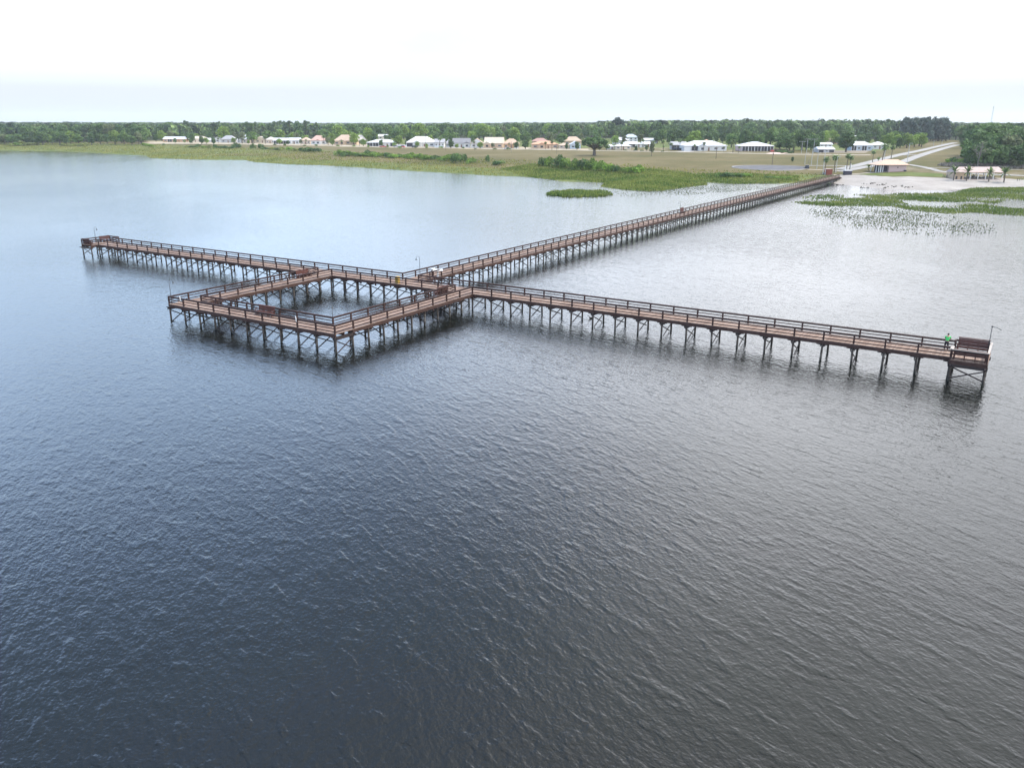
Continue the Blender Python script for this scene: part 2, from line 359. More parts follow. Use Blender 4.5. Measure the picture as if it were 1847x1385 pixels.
def water_mat():
    m, nt, b = mat('lake_water')
    tc = N(nt, 'ShaderNodeTexCoord')
    def wave(scale, stretch, detail, rot=35, dist=0.0, rough=.5):
        mp0 = N(nt, 'ShaderNodeMapping'); mp0.inputs['Rotation'].default_value = (0, 0, R(-rot)); nt.links.new(tc.outputs['Object'], mp0.inputs[0])
        mp = N(nt, 'ShaderNodeMapping'); mp.inputs['Scale'].default_value = (scale, scale / stretch, 1); nt.links.new(mp0.outputs[0], mp.inputs[0])
        n = N(nt, 'ShaderNodeTexNoise', noise_dimensions='2D'); n.inputs['Scale'].default_value = 1; n.inputs['Detail'].default_value = detail
        n.inputs['Roughness'].default_value = rough; n.inputs['Distortion'].default_value = dist
        nt.links.new(mp.outputs[0], n.inputs['Vector']); return n.outputs['Fac']
    def mul(a, k):
        x = N(nt, 'ShaderNodeMath', operation='MULTIPLY'); nt.links.new(a, x.inputs[0])
        if isinstance(k, float): x.inputs[1].default_value = k
        else: nt.links.new(k, x.inputs[1])
        return x.outputs[0]
    def add(a, c):
        x = N(nt, 'ShaderNodeMath', operation='ADD'); nt.links.new(a, x.inputs[0]); nt.links.new(c, x.inputs[1]); return x.outputs[0]
    gust = wave(1 / 55, 1.8, 3, 20); gr = N(nt, 'ShaderNodeMapRange'); gr.inputs[1].default_value = .35; gr.inputs[2].default_value = .65; gr.inputs[3].default_value = .72; gr.inputs[4].default_value = 1.18
    nt.links.new(gust, gr.inputs[0])
    def crests(n, lo, hi):                                # isolated steep crests on flatter water
        r = N(nt, 'ShaderNodeMapRange', interpolation_type='SMOOTHERSTEP'); r.inputs[1].default_value = lo; r.inputs[2].default_value = hi; nt.links.new(n, r.inputs[0]); return r.outputs[0]
    h = mul(wave(1 / 2.4, 2.6, 1, 38), .06)
    h = add(h, mul(crests(wave(1 / .85, 2.8, 2, 35, .15), .50, .74), .036))
    h = add(h, mul(wave(1 / .75, 2.2, 2, 30, .15), .05))
    h = add(h, mul(wave(1 / .4, 1.8, 2, 24, .15, .6), .075))
    h = add(h, mul(wave(1 / .16, 1.5, 2, 48, .2), .036))
    h = mul(h, gr.outputs[0])
    bn = N(nt, 'ShaderNodeBump'); bn.inputs['Strength'].default_value = 1; bn.inputs['Distance'].default_value = WAVE
    nt.links.new(h, bn.inputs['Height']); nt.links.new(bn.outputs[0], b.inputs['Normal'])
    b.inputs['Base Color'].default_value = (.0055, .0065, .0052, 1); b.inputs['Roughness'].default_value = .06; b.inputs['IOR'].default_value = 1.333
    return m
WAVE = .47
w = MB(); w.poly([(-6000, -3000, 0), (6000, -3000, 0), (6000, 1600, 0), (-6000, 1600, 0)], [(0, 1, 2, 3)])
ow = w.build('lake_water', [water_mat()]); tag(ow, 'rippled grey blue lake around the pier', kind='structure')

# draped strips: roads, paths
def strip(name, pts, width, m, label=None, lift=.07, step=3.0, thick=0.0):
    P = [np.array(p[:2], float) for p in pts]; L = []
    for p, q in zip(P[:-1], P[1:]):
        n = max(1, int(np.linalg.norm(q - p) / step))
        L += [p + (q - p) * k / n for k in range(n)]
    L.append(P[-1]); L = np.array(L)
    for _ in range(3):
        L[1:-1] = (L[:-2] + 2 * L[1:-1] + L[2:]) / 4
    T = np.gradient(L, axis=0); T /= np.linalg.norm(T, axis=1)[:, None]; S = np.stack([-T[:, 1], T[:, 0]], 1)
    cols = [-.5, -.25, 0, .25, .5]; nc = len(cols); V = []
    for k in cols:
        p = L + S * width * k; V.append(np.column_stack([p, terrain(p[:, 0], p[:, 1]) + lift]))
    V = np.stack(V, 1).reshape(-1, 3); n = len(L); ii = np.arange(n * nc).reshape(n, nc)
    q = np.stack([ii[:-1, :-1], ii[1:, :-1], ii[1:, 1:], ii[:-1, 1:]], -1).reshape(-1, 4)[:, ::-1]
    return tag(link(name, np_mesh(name, V, q, [m])), label, kind='structure')
G2 = lambda *ps: [ground(*p)[:2] for p in ps]
strip('road', G2((255, 258.3), (400, 259.8), (560, 262.3), (700, 265.2), (880, 268.3), (1100, 272.6), (1300, 276), (1420, 278.6), (1570, 280)), 6.5, 'sandy_road', 'pale sandy road running along the front of the houses')
strip('road', G2((1512, 306), (1545, 299.3), (1575, 291.5), (1600, 285.3), (1660, 272), (1723, 257.6)), 5.2, 'concrete', 'pale concrete lane of the boulevard, on the side of the houses', lift=.09)
strip('road', G2((1518, 310), (1566, 300.5), (1600, 297), (1628, 293), (1690, 271.5), (1727, 261.5)), 5.2, 'concrete', 'pale concrete lane of the boulevard, on the side of the dark wood', lift=.09)
strip('road', G2((1622, 280.2), (1660, 280.2)), 5, 'concrete', 'short crossover between both boulevard lanes', lift=.11)
strip('path', G2((1452, 299.3), (1500, 299), (1540, 300)), 2.4, 'concrete', 'pale footpath between the turning circle and the boulevard')
strip('path', G2((1456, 306), (1490, 307), (1520, 308.5)), 2.2, 'sandy_road', 'sandy footpath passing behind the brick kiosk')
strip('path', G2((1634, 297), (1655, 300), (1672, 303), (1682, 306)), 3.5, 'concrete', 'concrete footpath from the boulevard to the picnic plaza', lift=.11)
strip('path', G2((1672, 302.8), (1750, 304), (1847, 307.2), (1960, 311)), 1.8, 'concrete', 'thin pale footpath below the edge of the dark wood', lift=.08)
strip('path', G2((1682, 305), (1690, 309), (1720, 313), (1790, 315), (1860, 318)), 3.2, 'concrete', 'concrete footpath leading behind the picnic shelter', lift=.09)
strip('path', G2((1500, 316.5), (1545, 314.5), (1575, 311.5), (1600, 310.8)), 1.8, 'sandy_road', 'sandy path from the pier head to the pavilion', lift=.10)
strip('driveway', G2((1222, 275), (1240, 273.4), (1252, 272.3)), 9, 'concrete', 'white concrete driveway before the largest white house')
strip('driveway', G2((1396, 277.8), (1408, 275.5)), 10, 'pink_paving', 'pink paved driveway beside the pyramid-roofed house')
# turning circle: asphalt disc with a raised kerb
c0 = np.array(ground(1389, 303.2)[:2]); rx = 66 * mpp(c0[1]); ry = abs(ground(1389, 299)[1] - ground(1389, 307.6)[1]) / 2
ang = np.linspace(0, 2 * math.pi, 65)[:-1]
def ring(k):
    p = np.stack([c0[0] + rx * k * np.cos(ang), c0[1] + ry * k * np.sin(ang)], 1); return np.column_stack([p, terrain(p[:, 0], p[:, 1])])
rs = [ring(k) for k in (.0001, .25, .5, .75, 1.0)]
V = np.concatenate(rs); V[:, 2] += .10; ii = np.arange(5 * 64).reshape(5, 64)
q = np.stack([ii[:-1], ii[1:], np.roll(ii[1:], -1, 1), np.roll(ii[:-1], -1, 1)], -1).reshape(-1, 4)
tag(link('road_circle', np_mesh('road_circle', V, q, ['asphalt'])), 'grey asphalt turning circle at the end of the lakeside street', kind='structure')
V = np.concatenate([ring(1.0), ring(1.0), ring(1.035), ring(1.035)]); V[:64, 2] += .02; V[64:192, 2] += .25; V[192:, 2] -= .1; ii = np.arange(4 * 64).reshape(4, 64)
q = np.stack([ii[:-1], ii[1:], np.roll(ii[1:], -1, 1), np.roll(ii[:-1], -1, 1)], -1).reshape(-1, 4)
tag(link('kerb', np_mesh('kerb', V, q, ['concrete'])), 'white concrete kerb round the turning circle', kind='structure')

# ------------------------------------------------------------------ the pier: local x = along the cross arms, local y = along the long walkway
O2 = at(603.3, 586.3, 3.2); PA = math.atan2(978, math.hypot(F, 470))      # heading of the long walkway, from world +y towards +x
pier = empty('boardwalk_pier', (O2[0], O2[1], 0), -PA, 'long brown timber boardwalk pier on braced piles with square loop and two arms', 'pier')
PM = Matrix.Translation((O2[0], O2[1], 0)) @ Matrix.Rotation(-PA, 4, 'Z')
def pw(b, a, z=0.0): return PM @ Vector((b, a, z))
PI_INV = PM.inverted()
def pl(px, py, z):                                       # a photo sight line at height z, in pier coordinates
    p = at(px, py, z); v = PI_INV @ Vector((p[0], p[1], z)); return v.x, v.y
DZ = 2.2; END = 316.0
def deck(x0, x1, y0, y1, along):
    d = MB().box(x0, x1, y0, y1, DZ - .05, DZ).build('walkway_deck', ['deck_x' if along == 'x' else 'deck_y'], pier)
    f = MB(); i = .012
    if along == 'x':
        for y in (y0 + .05, (y0 + y1) / 2, y1 - .05): f.box(x0 + i, x1 - i, y - .045, y + .045, DZ - .42, DZ - .055)
    else:
        for x in (x0 + .05, (x0 + x1) / 2, x1 - .05): f.box(x - .045, x + .045, y0 + i, y1 - i, DZ - .42, DZ - .055)
    f.build('stringer', ['fascia'], d)
deck(-14.55, -11.72, 29.0, END, 'y')
deck(-86.4, -28.85, 25.8, 29.0, 'x'); deck(-28.85, .1, 25.8, 29.0, 'x'); deck(.1, 57.4, 25.8, 29.0, 'x')
deck(-28.85, .1, -.1, 2.75, 'x'); deck(-28.85, -25.8, 2.75, 25.8, 'y'); deck(-2.95, .1, 2.75, 25.8, 'y')
deck(-89.4, -86.4, 24.3, 30.2, 'y'); deck(57.4, 60.6, 24.75, 29.55, 'x')
# ramp from the pier head down to the sand
zr = 1.4
e = pw(-13.1, END + 5.5); zr = tz(e.x, e.y) + .08
MB().quadbox([(-14.55, END + .01, DZ - .06), (-11.72, END + .01, DZ - .06), (-11.72, END + 5.5, zr - .12), (-14.55, END + 5.5, zr - .12),
              (-14.55, END + .01, DZ), (-11.72, END + .01, DZ), (-11.72, END + 5.5, zr), (-14.55, END + 5.5, zr)]).build('ramp', ['deck_y'], pier)

posts_at = []
def railing(pts, spacing=2.95, k=0, start=True, end=True, skip=()):
    m = MB(); dz = .003 * (k % 5); zt = 3.2 + dz
    plist = []
    for i, (p, q) in enumerate(zip(pts[:-1], pts[1:])):
        p = Vector(p); q = Vector(q); L = (q - p).length; d = (q - p) / L; n = max(1, round(L / spacing))
        P3 = lambda t, z: (p.x + d.x * t, p.y + d.y * t, z)
        e0 = -.07 if i > 0 else .0; zz = .002 * i
        m.bar(P3(e0, zt - .025 + zz), P3(L + .07, zt - .025 + zz), .17, .05)
        m.bar(P3(e0 + .01, 3.06 + dz + zz), P3(L, 3.06 + dz + zz), .05, .12)
        m.bar(P3(e0 + .01, 2.76 + dz + zz), P3(L, 2.76 + dz + zz), .05, .10)
        m.bar(P3(e0 + .01, 2.40 + dz + zz), P3(L, 2.40 + dz + zz), .05, .10)
        for j in range(n + 1): plist.append(p + d * (L * j / n))
    r = m.build('railing', ['rail'], pier)
    far = []
    nearn = 0
    for p in plist:
        if any((p - s).length < .5 for s in posts_at): continue
        posts_at.append(p)
        jx, jy = random.uniform(-.01, .01), random.uniform(-.01, .01)
        b = (p.x - .08 + jx, p.x + .08 + jx, p.y - .08 + jy, p.y + .08 + jy, 1.5, 3.145)
        if nearn < 90: MB().box(*b).build('post', ['rail'], r); nearn += 1
        else: far.append(b)
    if far:
        f = MB()
        for b in far: f.box(*b)
        tag(f.build('post', ['rail'], r), kind='stuff')
railing([(-28.75, 25.9), (-28.75, 0), (0, 0), (0, 25.9)], 2.95, 1)
railing([(-25.9, 25.9), (-25.9, 2.65), (-2.87, 2.65), (-2.87, 25.9)], 2.9, 2)
railing([(0.08, 25.9), (57.4, 25.9)], 3.05, 3)
railing([(-25.82, 25.9), (-2.95, 25.9)], 2.7, 4)
railing([(-86.4, 25.9), (-28.83, 25.9)], 2.98, 0)
railing([(-11.66, 28.9), (57.4, 28.9)], 3.05, 1)
railing([(-86.4, 28.9), (-14.58, 28.9)], 2.98, 2)
railing([(-14.5, 28.98), (-14.5, END)], 2.76, 3)
railing([(-11.77, 28.98), (-11.77, END)], 2.76, 4)
railing([(-86.4, 25.83), (-86.4, 24.4), (-89.3, 24.4), (-89.3, 30.1), (-86.4, 30.1), (-86.4, 28.97)], 2.9, 0)
railing([(57.4, 25.83), (57.4, 24.85), (60.5, 24.85), (60.5, 29.45), (57.4, 29.45), (57.4, 28.97)], 3.3, 1)

# pile bents: cap beams and braces are one part, its piles sub-parts
def bent_mesh(m, p, q, zb=.12, brace=True):
    p = Vector((*p, 0)); q = Vector((*q, 0)); d = (q - p).normalized(); s = Vector((-d.y, d.x, 0))
    up = lambda v, z: Vector((v.x, v.y, z))
    for o in (-.19, .19):
        m.bar(up(p - d * .22 + s * o, 1.645), up(q + d * .22 + s * o, 1.645), .07, .26)
    if brace:
        m.bar(up(p + s * .19, 1.45), up(q + s * .19, zb), .05, .12)
        m.bar(up(q - s * .19, 1.45), up(p - s * .19, zb), .05, .12)
    # short corbels under the stringers
    for c in (p, q):
        m.bar(up(c - s * .62, 1.72), up(c + s * .62, 1.72), .11, .1)
def pile_tube(m, p, zbot=-1.4, r=.112):
    lx, ly = random.uniform(-.075, .075), random.uniform(-.075, .075)
    m.tube([(p[0] + lx, p[1] + ly, zbot), (p[0], p[1], 1.77)], [r * 1.06, r], 10)
    return m
bents = []
for k in range(1, 11): bents.append(((-28.75 + 28.75 * k / 10, 0), (-28.75 + 28.75 * k / 10, 2.65)) if k < 10 else ((0, 0), (0, 2.65)))
bents.append(((-28.75, 0), (-28.75, 2.65)))
for k in range(1, 9):
    a = 2.65 + 23.25 * k / 9
    bents.append(((-28.75, a), (-25.9, a))); bents.append(((0, a), (-2.87, a)))
n = 19
for k in range(0, n + 1): bents.append(((57.4 * k / n, 25.9), (57.4 * k / n, 28.9)))
for k in range(0, 11): bents.append(((-28.75 + 26 * k / 10, 25.9), (-28.75 + 26 * k / 10, 28.9)))
for k in range(0, 20): b = -86.4 + 57.65 * k / 20; bents.append(((b, 25.9), (b, 28.9)))
for a in (24.4, 30.1): bents.append(((-89.3, a), (-86.45, a + .01)))
bents.append(((-89.3, 27.2), (-87.9, 27.2)))
for a in (24.9, 29.4): bents.append(((57.5, a), (60.45, a)))
nm = round((END - 29) / 2.76)
for k in range(1, nm + 1): a = 29 + (END - 29) * k / nm; bents.append(((-14.5, a), (-11.77, a)))
cam_l = PI_INV @ Vector((0, 0, 0))
bents.sort(key=lambda t: (t[0][0] - cam_l.x) ** 2 + (t[0][1] - cam_l.y) ** 2)
rest = MB()
for i, (p, q) in enumerate(bents):
    gpt = pw(*p); zb = max(.12, tz(gpt.x, gpt.y) + .3) if p[1] > 280 else random.uniform(.0, .4)
    if i < 100:
        m = MB(); bent_mesh(m, p, q, zb, random.random() > .06); r = m.build('pile_bent', ['brace'], pier)
        for c in (p, q):
            pile_tube(MB(), c).build('pile', ['pile'], r, smooth=True) if 0 else link('pile', pile_tube(MB(), c).mesh('pile', ['pile']), r)
    else:
        bent_mesh(rest, p, q, zb, zb < 1.2)
        for c in (p, q): pile_tube(rest, c)
tag(rest.build('pile_bent', ['pile'], pier), kind='stuff')

# benches standing on the deck
def bench(b, a, rz, label, wood='bench', L=2.7, deckz=DZ, back=1.05):
    p = pw(b, a, deckz)
    t = empty('bench', p, -PA + rz, label, 'bench', 'timber benches on the pier')
    m = MB()
    for i in range(4): m.box(-L / 2, L / 2, .1 + .125 * i, .21 + .125 * i, .43, .47)
    m.build('seat', [wood], t)
    m = MB()
    for i in range(5): z = .5 + i * (back - .5) / 5; m.bar((-L / 2, .06 - i * .018, z + .055), (L / 2, .06 - i * .018, z + .055), .035, (back - .5) / 5 - .012)
    m.bar((-L / 2 - .05, -.04, back + .03), (L / 2 + .05, -.04, back + .03), .16, .04)
    m.build('backrest', [wood], t)
    for x in (-L / 2 + .06, -L / 6, L / 6, L / 2 - .06):
        MB().box(x - .045, x + .045, .12, .5, .01, .425).box(x - .04, x + .04, -.03, .03, .01, back - .03).build('leg', [wood], t)
    for s in (-1, 1):
        MB().box(s * (L / 2 + .02) - .05, s * (L / 2 + .02) + .05, .03, .62, .66, .70).box(s * (L / 2 + .02) - .04, s * (L / 2 + .02) + .04, .55, .62, .01, .655).build('armrest', [wood], t)
    return t
bench(-13.45, 2.46, math.pi, 'reddish high-backed timber bench on the near side of the square pier loop', 'bench_red')
bench(-89.12, 28.9, -math.pi / 2, 'timber bench at the far end corner of the left pier platform', L=2.1)
bench(-88.1, 24.58, 0, 'timber bench against the near rail of the left pier platform', L=2.2)
bench(59.0, 29.25, math.pi, 'dark timber bench backed on the far rail of the right pier platform', L=2.75, back=1.28)
bench(59.0, 25.05, 0, 'dark timber bench with its back to the lake, near rail of the right platform', L=2.75)
bench(-28.5, 22.4, -math.pi / 2, 'timber bench on the loop side walkway close to the left arm', 'bench_red', L=2.4)
bench(-3.1, 23.4, math.pi / 2, 'timber bench on the loop side walkway close to the right arm', 'bench_red', L=2.4)
bb, ba = pl(1216, 380, 2.7)
bench(-14.25, ba, -math.pi / 2, 'timber bench halfway along the straight walkway beside a lamp', L=2.4, back=1.35)

# rail caps at the right end platform: wide pale boards on the railing (part of the pier)
m = MB(); m.box(57.38, 60.62, 24.74, 24.96, 3.212, 3.25); m.box(60.42, 60.62, 24.985, 29.6, 3.214, 3.252); m.box(57.25, 57.55, 24.985, 26.1, 3.216, 3.254)
tag(m.build('rail_cap', ['pale_wood'], pier), 'pale wide cap boards')

# gooseneck lamps
def lamp(b, a, ang_, label, top=4.9, reach=.5, droop=True, world_dir=True):
    p = pw(b, a, DZ)
    t = empty('dock_lamp', p, ang_, label, 'lamp post', 'gooseneck lamps on the pier')
    h = top - DZ
    MB().tube([(0, 0, .0), (0, 0, h)], [.042, .032], 8).tube([(0, 0, .0), (0, 0, .05)], [.11, .1], 8).build('pole', ['metal_dark'], t, True)
    if droop:
        arc = [(reach / 2 - reach / 2 * math.cos(x), 0, h + reach / 2 * math.sin(x)) for x in np.linspace(0, math.pi, 9)] + [(reach, 0, h - .18)]
        MB().tube([(0, 0, h - .01)] + arc[1:], .024, 6).build('arm', ['metal_dark'], t, True)
        z = h - .18
        MB().tube([(reach, 0, z + .07), (reach, 0, z), (reach, 0, z - .1)], [.045, .07, .19], 10).tube([(reach, 0, z - .101), (reach, 0, z - .16)], [.07, .05], 8).build('lamp_shade', ['metal_dark'], t)
    else:
        MB().tube([(0, 0, h - .06), (.45, 0, h - .16), (.95, 0, h - .42)], [.03, .026, .022], 6).tube([(-.06, 0, h - .06), (.07, 0, h - .06)], .07, 8).build('arm', ['metal_dark'], t, True)
    return t
lamp(-28.55, .22, 0, 'gooseneck lamp at the outer corner of the square pier loop', 5.1)
lamp(-89.12, 27.1, R(-5), 'gooseneck lamp on the end of the left pier arm', 4.9)
bb, ba = pl(778.5, 497, DZ + .35); lamp(-14.3, ba + .3, math.pi, 'gooseneck lamp where the straight walkway meets the cross arms', 4.9)
bb, ba = pl(1210, 383, DZ); lamp(-14.3, ba - 1.2, math.pi, 'gooseneck lamp halfway along the straight walkway, by a bench', 4.9)
lamp(-3.05, 2.82, R(95), 'thin lamp pole on the inner rail at the nearest corner of the loop', 4.4, .3)
lamp(60.3, 29.2, R(-8), 'leaning-armed lamp pole at the end of the right pier arm', 5.0, droop=False)

# small things on the pier
bb, ba = pl(790, 498.5, DZ)
t = empty('fish_cleaning_table', pw(bb, ba, DZ), -PA + R(40), 'white fish cleaning table on one white leg by the junction lamp', 'table')
MB().tube([(0, 0, 0), (0, 0, .86)], .1, 10).tube([(0, 0, 0), (0, 0, .04)], .2, 10).build('leg', ['white'], t)
MB().box(-.75, .75, -.32, .32, .86, .91).box(-.75, .75, .3, .34, .912, 1.06).tube([(-.5, .2, .9), (-.5, .2, 1.25), (-.42, .1, 1.3), (-.36, .02, 1.2)], .022, 6).build('tabletop', ['white'], t)
bb, ba = pl(780.5, 498, DZ)
t = empty('water_post', pw(bb, ba, DZ), -PA, 'dark post with a white tap head beside the fish cleaning table', 'post')
MB().box(-.13, .13, -.13, .13, 0, 1.0).build('body', ['rail'], t)
MB().tube([(0, 0, 1.0), (0, 0, 1.1)], .2, 8).tube([(-.45, 0, 1.12), (.35, .05, 1.2)], .06, 6).build('head', ['white'], t)
bb, ba = pl(717.3, 511, DZ)
t = empty('trash_bin', pw(bb, 26.25, DZ), -PA, 'mustard yellow trash bin standing at the near rail of the junction', 'trash bin')
MB().quadbox([(-.24, -.22, 0), (.24, -.22, 0), (.24, .22, 0), (-.24, .22, 0), (-.28, -.26, .85), (.28, -.26, .85), (.28, .26, .85), (-.28, .26, .85)]).build('body', ['yellow'], t)
MB().quadbox([(-.3, -.28, .853), (.3, -.28, .853), (.3, .28, .853), (-.3, .28, .853), (-.22, -.2, 1.0), (.22, -.2, 1.0), (.22, .2, 1.0), (-.22, .2, 1.0)]).build('lid', ['yellow'], t)
for b_, lab in ((-26.2, 'white tube rod holder on the front rail near the left loop corner'), (-5.75, 'white tube rod holder on the front rail near the closest loop corner')):
    t = empty('rod_holder', pw(b_, -.13, 2.86), -PA, lab, 'rod holder', 'white rod holders on the front rail')
    MB().tube([(0, 0, 0), (0, -.05, .62)], .05, 8).build('tube', ['white'], t)
    MB().box(-.07, .07, .0, .08, .1, .16).build('bracket', ['metal_dark'], t)

# a water bird
p = at(1066, 574.5, 0)
t = empty('water_bird', (p[0], p[1], 0), R(200), 'small dark water bird swimming beside the right pier arm', 'bird')
def skin_body(name, verts, edges, radii, material, parent=None, root=0, sub=1):
    me = bpy.data.meshes.new(name); me.from_pydata(verts, edges, []); o = bpy.data.objects.new(name, me); COL.objects.link(o)
    o.modifiers.new('skin', 'SKIN'); sm = o.modifiers.new('sub', 'SUBSURF'); sm.levels = sm.render_levels = sub
    for i, r in enumerate(radii):
        s = me.skin_vertices[0].data[i]; s.radius = (r, r) if not isinstance(r, tuple) else r; s.use_root = (i == root)
    bpy.context.view_layer.update()
    dg = bpy.context.evaluated_depsgraph_get(); m2 = bpy.data.meshes.new_from_object(o.evaluated_get(dg))
    bpy.data.objects.remove(o); m2.name = name; m2.materials.clear(); m2.materials.append(M[material] if isinstance(material, str) else material)
    m2.polygons.foreach_set('use_smooth', [True] * len(m2.polygons)); m2.update()
    return link(name, m2, parent)
M['bird'] = noisy('bird_plumage', (.012, .012, .012), (.04, .036, .03), 6, .6)
skin_body('body', [(-.34, 0, .12), (-.2, 0, .1), (0, 0, .09), (.2, 0, .11), (.27, 0, .22), (.29, 0, .36), (.36, 0, .42), (.46, 0, .41), (.54, 0, .40)],
          [(i, i + 1) for i in range(8)], [(.03, .02), (.09, .06), (.15, .12), (.1, .09), .05, .04, .055, .025, .012], 'bird', t, 2)

# ------------------------------------------------------------------ the angler at the far rail of the right arm
M['skin'] = noisy('skin', (.34, .2, .14), (.4, .25, .18), 8, .6)
M['shirt'] = noisy('bright_green_shirt', (.05, .42, .10), (.07, .5, .14), 5, .8)
M['shorts'] = noisy('black_trousers', (.012, .012, .016), (.025, .025, .03), 5, .85)
M['hair'] = noisy('dark_hair', (.012, .01, .009), (.03, .025, .02), 20, .6)
bb, ba = pl(1706.5, 630, DZ)
per = empty('person', pw(bb, 28.22, DZ), -PA + R(-4), 'person in bright green shirt and black trousers leaning on the right arm rail', 'person')
# local: +y faces the rail (28.9 is .62 away), x to the right
V = []; E_ = []; Rd = []
def vtx(p, r, par=None):
    V.append(p); Rd.append(r); i = len(V) - 1
    if par is not None: E_.append((par, i))
    return i
pel = vtx((0, -.02, .93), (.16, .12)); wai = vtx((0, .0, 1.08), (.14, .105), pel); che = vtx((0, .07, 1.28), (.165, .12), wai); shl = vtx((0, .12, 1.42), (.13, .09), che)
nck = vtx((0, .15, 1.50), .055, shl); hd0 = vtx((0, .185, 1.58), .085, nck); hd1 = vtx((0, .205, 1.67), (.085, .1), hd0); hd2 = vtx((0, .205, 1.74), .06, hd1)
for s in (-1, 1):
    hip = vtx((s * .1, -.02, .86), .095, pel); kne = vtx((s * .13, .03 if s < 0 else -.02, .48), .062, hip); ank = vtx((s * .14, -.02, .09), .042, kne)
    toe = vtx((s * .15, .13, .04), (.045, .03), ank)
    sh = vtx((s * .2, .13, 1.40), .062, shl); elb = vtx((s * .27, .38, 1.14), .045, sh); wri = vtx((s * .14, .62, 1.075), .03, elb)
    pal = vtx((s * .10, .69, 1.06), (.036, .018), wri)
    for k, (dx, L) in enumerate(((-.03, .062), (-.01, .07), (.01, .066), (.03, .052))):
        f1 = vtx((s * (.085 + dx * .6) - .005, .745, 1.055 + .004 * k), .0095, pal); f2 = vtx((s * (.08 + dx * .75), .745 + L * .5, 1.03), .009, f1); vtx((s * (.08 + dx * .8), .742 + L * .6, 1.0), .0075, f2)
    th = vtx((s * .055, .70, 1.05), .011, pal); vtx((s * .025, .735, 1.03), .009, th)
skin_body('body', V, E_, Rd, 'skin', per, pel, 2)
def sub_skel(names, verts, edges, rad, m, sub=2): return skin_body(names, verts, edges, rad, m, per, 0, sub)
sub_skel('shirt', [(0, -.01, 1.0), (0, .0, 1.1), (0, .07, 1.28), (0, .12, 1.42), (0, .145, 1.475), (-.2, .13, 1.40), (-.245, .27, 1.25), (.2, .13, 1.40), (.245, .27, 1.25)],
         [(0, 1), (1, 2), (2, 3), (3, 4), (3, 5), (5, 6), (3, 7), (7, 8)], [(.185, .145), (.175, .135), (.195, .145), (.155, .115), .07, .085, .075, .085, .075], 'shirt')
sub_skel('trousers', [(0, -.02, 1.0), (0, -.02, .9), (-.1, -.02, .82), (-.13, .03, .48), (-.14, -.02, .14), (.1, -.02, .82), (.13, -.02, .48), (.14, -.02, .14)],
         [(0, 1), (1, 2), (2, 3), (3, 4), (1, 5), (5, 6), (6, 7)], [(.18, .14), (.185, .15), .12, .085, .07, .12, .085, .07], 'shorts')
sub_skel('hair', [(0, .13, 1.57), (0, .15, 1.66), (0, .19, 1.75)], [(0, 1), (1, 2)], [(.085, .06), (.105, .095), (.085, .08)], 'hair')
for s in (-1, 1):
    sub_skel('shoe', [(s * .14, -.05, .055), (s * .145, .05, .05), (s * .15, .16, .04)], [(0, 1), (1, 2)], [(.05, .05), (.05, .045), (.045, .033)], 'shorts', 1)
# face: ears and nose, on the side towards the water
MB().bar((0, .29, 1.625), (0, .315, 1.64), .03, .04).bar((-.095, .2, 1.62), (-.09, .215, 1.68), .02, .035).bar((.095, .2, 1.62), (.09, .215, 1.68), .02, .035).bar((-.03, .288, 1.585), (.03, .288, 1.585), .01, .012).build('face', ['skin'], per)

# ------------------------------------------------------------------ vegetation prototypes (10 units tall)
def leaf_cloud(lobes, n, s, g, flat=1.0, up=.25, shell=(.55, 1.05)):
    """n leaf sprays over the lobes (centre, radii); returns quads with one tint each"""
    C = np.array([l[0] for l in lobes], float); Rr = np.array([l[1] for l in lobes], float)
    wgt = (Rr.prod(1)) ** (2 / 3); k = g.choice(len(lobes), n, p=wgt / wgt.sum())
    d = g.normal(size=(n, 3)); d[:, 2] = np.where(d[:, 2] < -.55 * np.abs(d[:, 0]), d[:, 2] * .4, d[:, 2]); d /= np.linalg.norm(d, axis=1)[:, None]
    r = g.uniform(*shell, n) ** .7
    P = C[k] + d * Rr[k] * r[:, None]
    nn = d + g.normal(size=(n, 3)) * .55 + np.array([0, 0, up]); nn /= np.linalg.norm(nn, axis=1)[:, None]
    a = np.cross(nn, g.normal(size=(n, 3))); a /= np.linalg.norm(a, axis=1)[:, None]; b = np.cross(nn, a)
    sz = s * g.uniform(.55, 1.35, n)[:, None]; b = b * flat
    q = np.stack([P - a * sz * g.uniform(.5, 1.2, (n, 1)), P - b * sz * g.uniform(.5, 1.2, (n, 1)), P + a * sz * g.uniform(.5, 1.2, (n, 1)), P + b * sz * g.uniform(.5, 1.2, (n, 1))], 1)
    tint = g.uniform(.82, 1.2, len(lobes))[k] * g.uniform(.8, 1.22, n)
    return q.reshape(-1, 3), tint
def leaf_mesh(name, v, tint, m):
    return np_mesh(name, v, np.arange(len(v)).reshape(-1, 4), [m], tint)
def lobes_round(g, n, w, z0, z1, r0, r1):
    L = []
    for i in range(n):
        t = i / max(1, n - 1); z = z0 + (z1 - z0) * t; k = math.sqrt(max(.05, 1 - ((z - (z0 * .6 + z1 * .4)) / ((z1 - z0) * .75)) ** 2))
        a = i * 2.4 + g.uniform(-.5, .5); rr = w * k * g.uniform(.35, .75)
        r = g.uniform(r0, r1); L.append(((rr * math.cos(a), rr * math.sin(a), z), (r, r, r * g.uniform(.65, .85))))
    return L
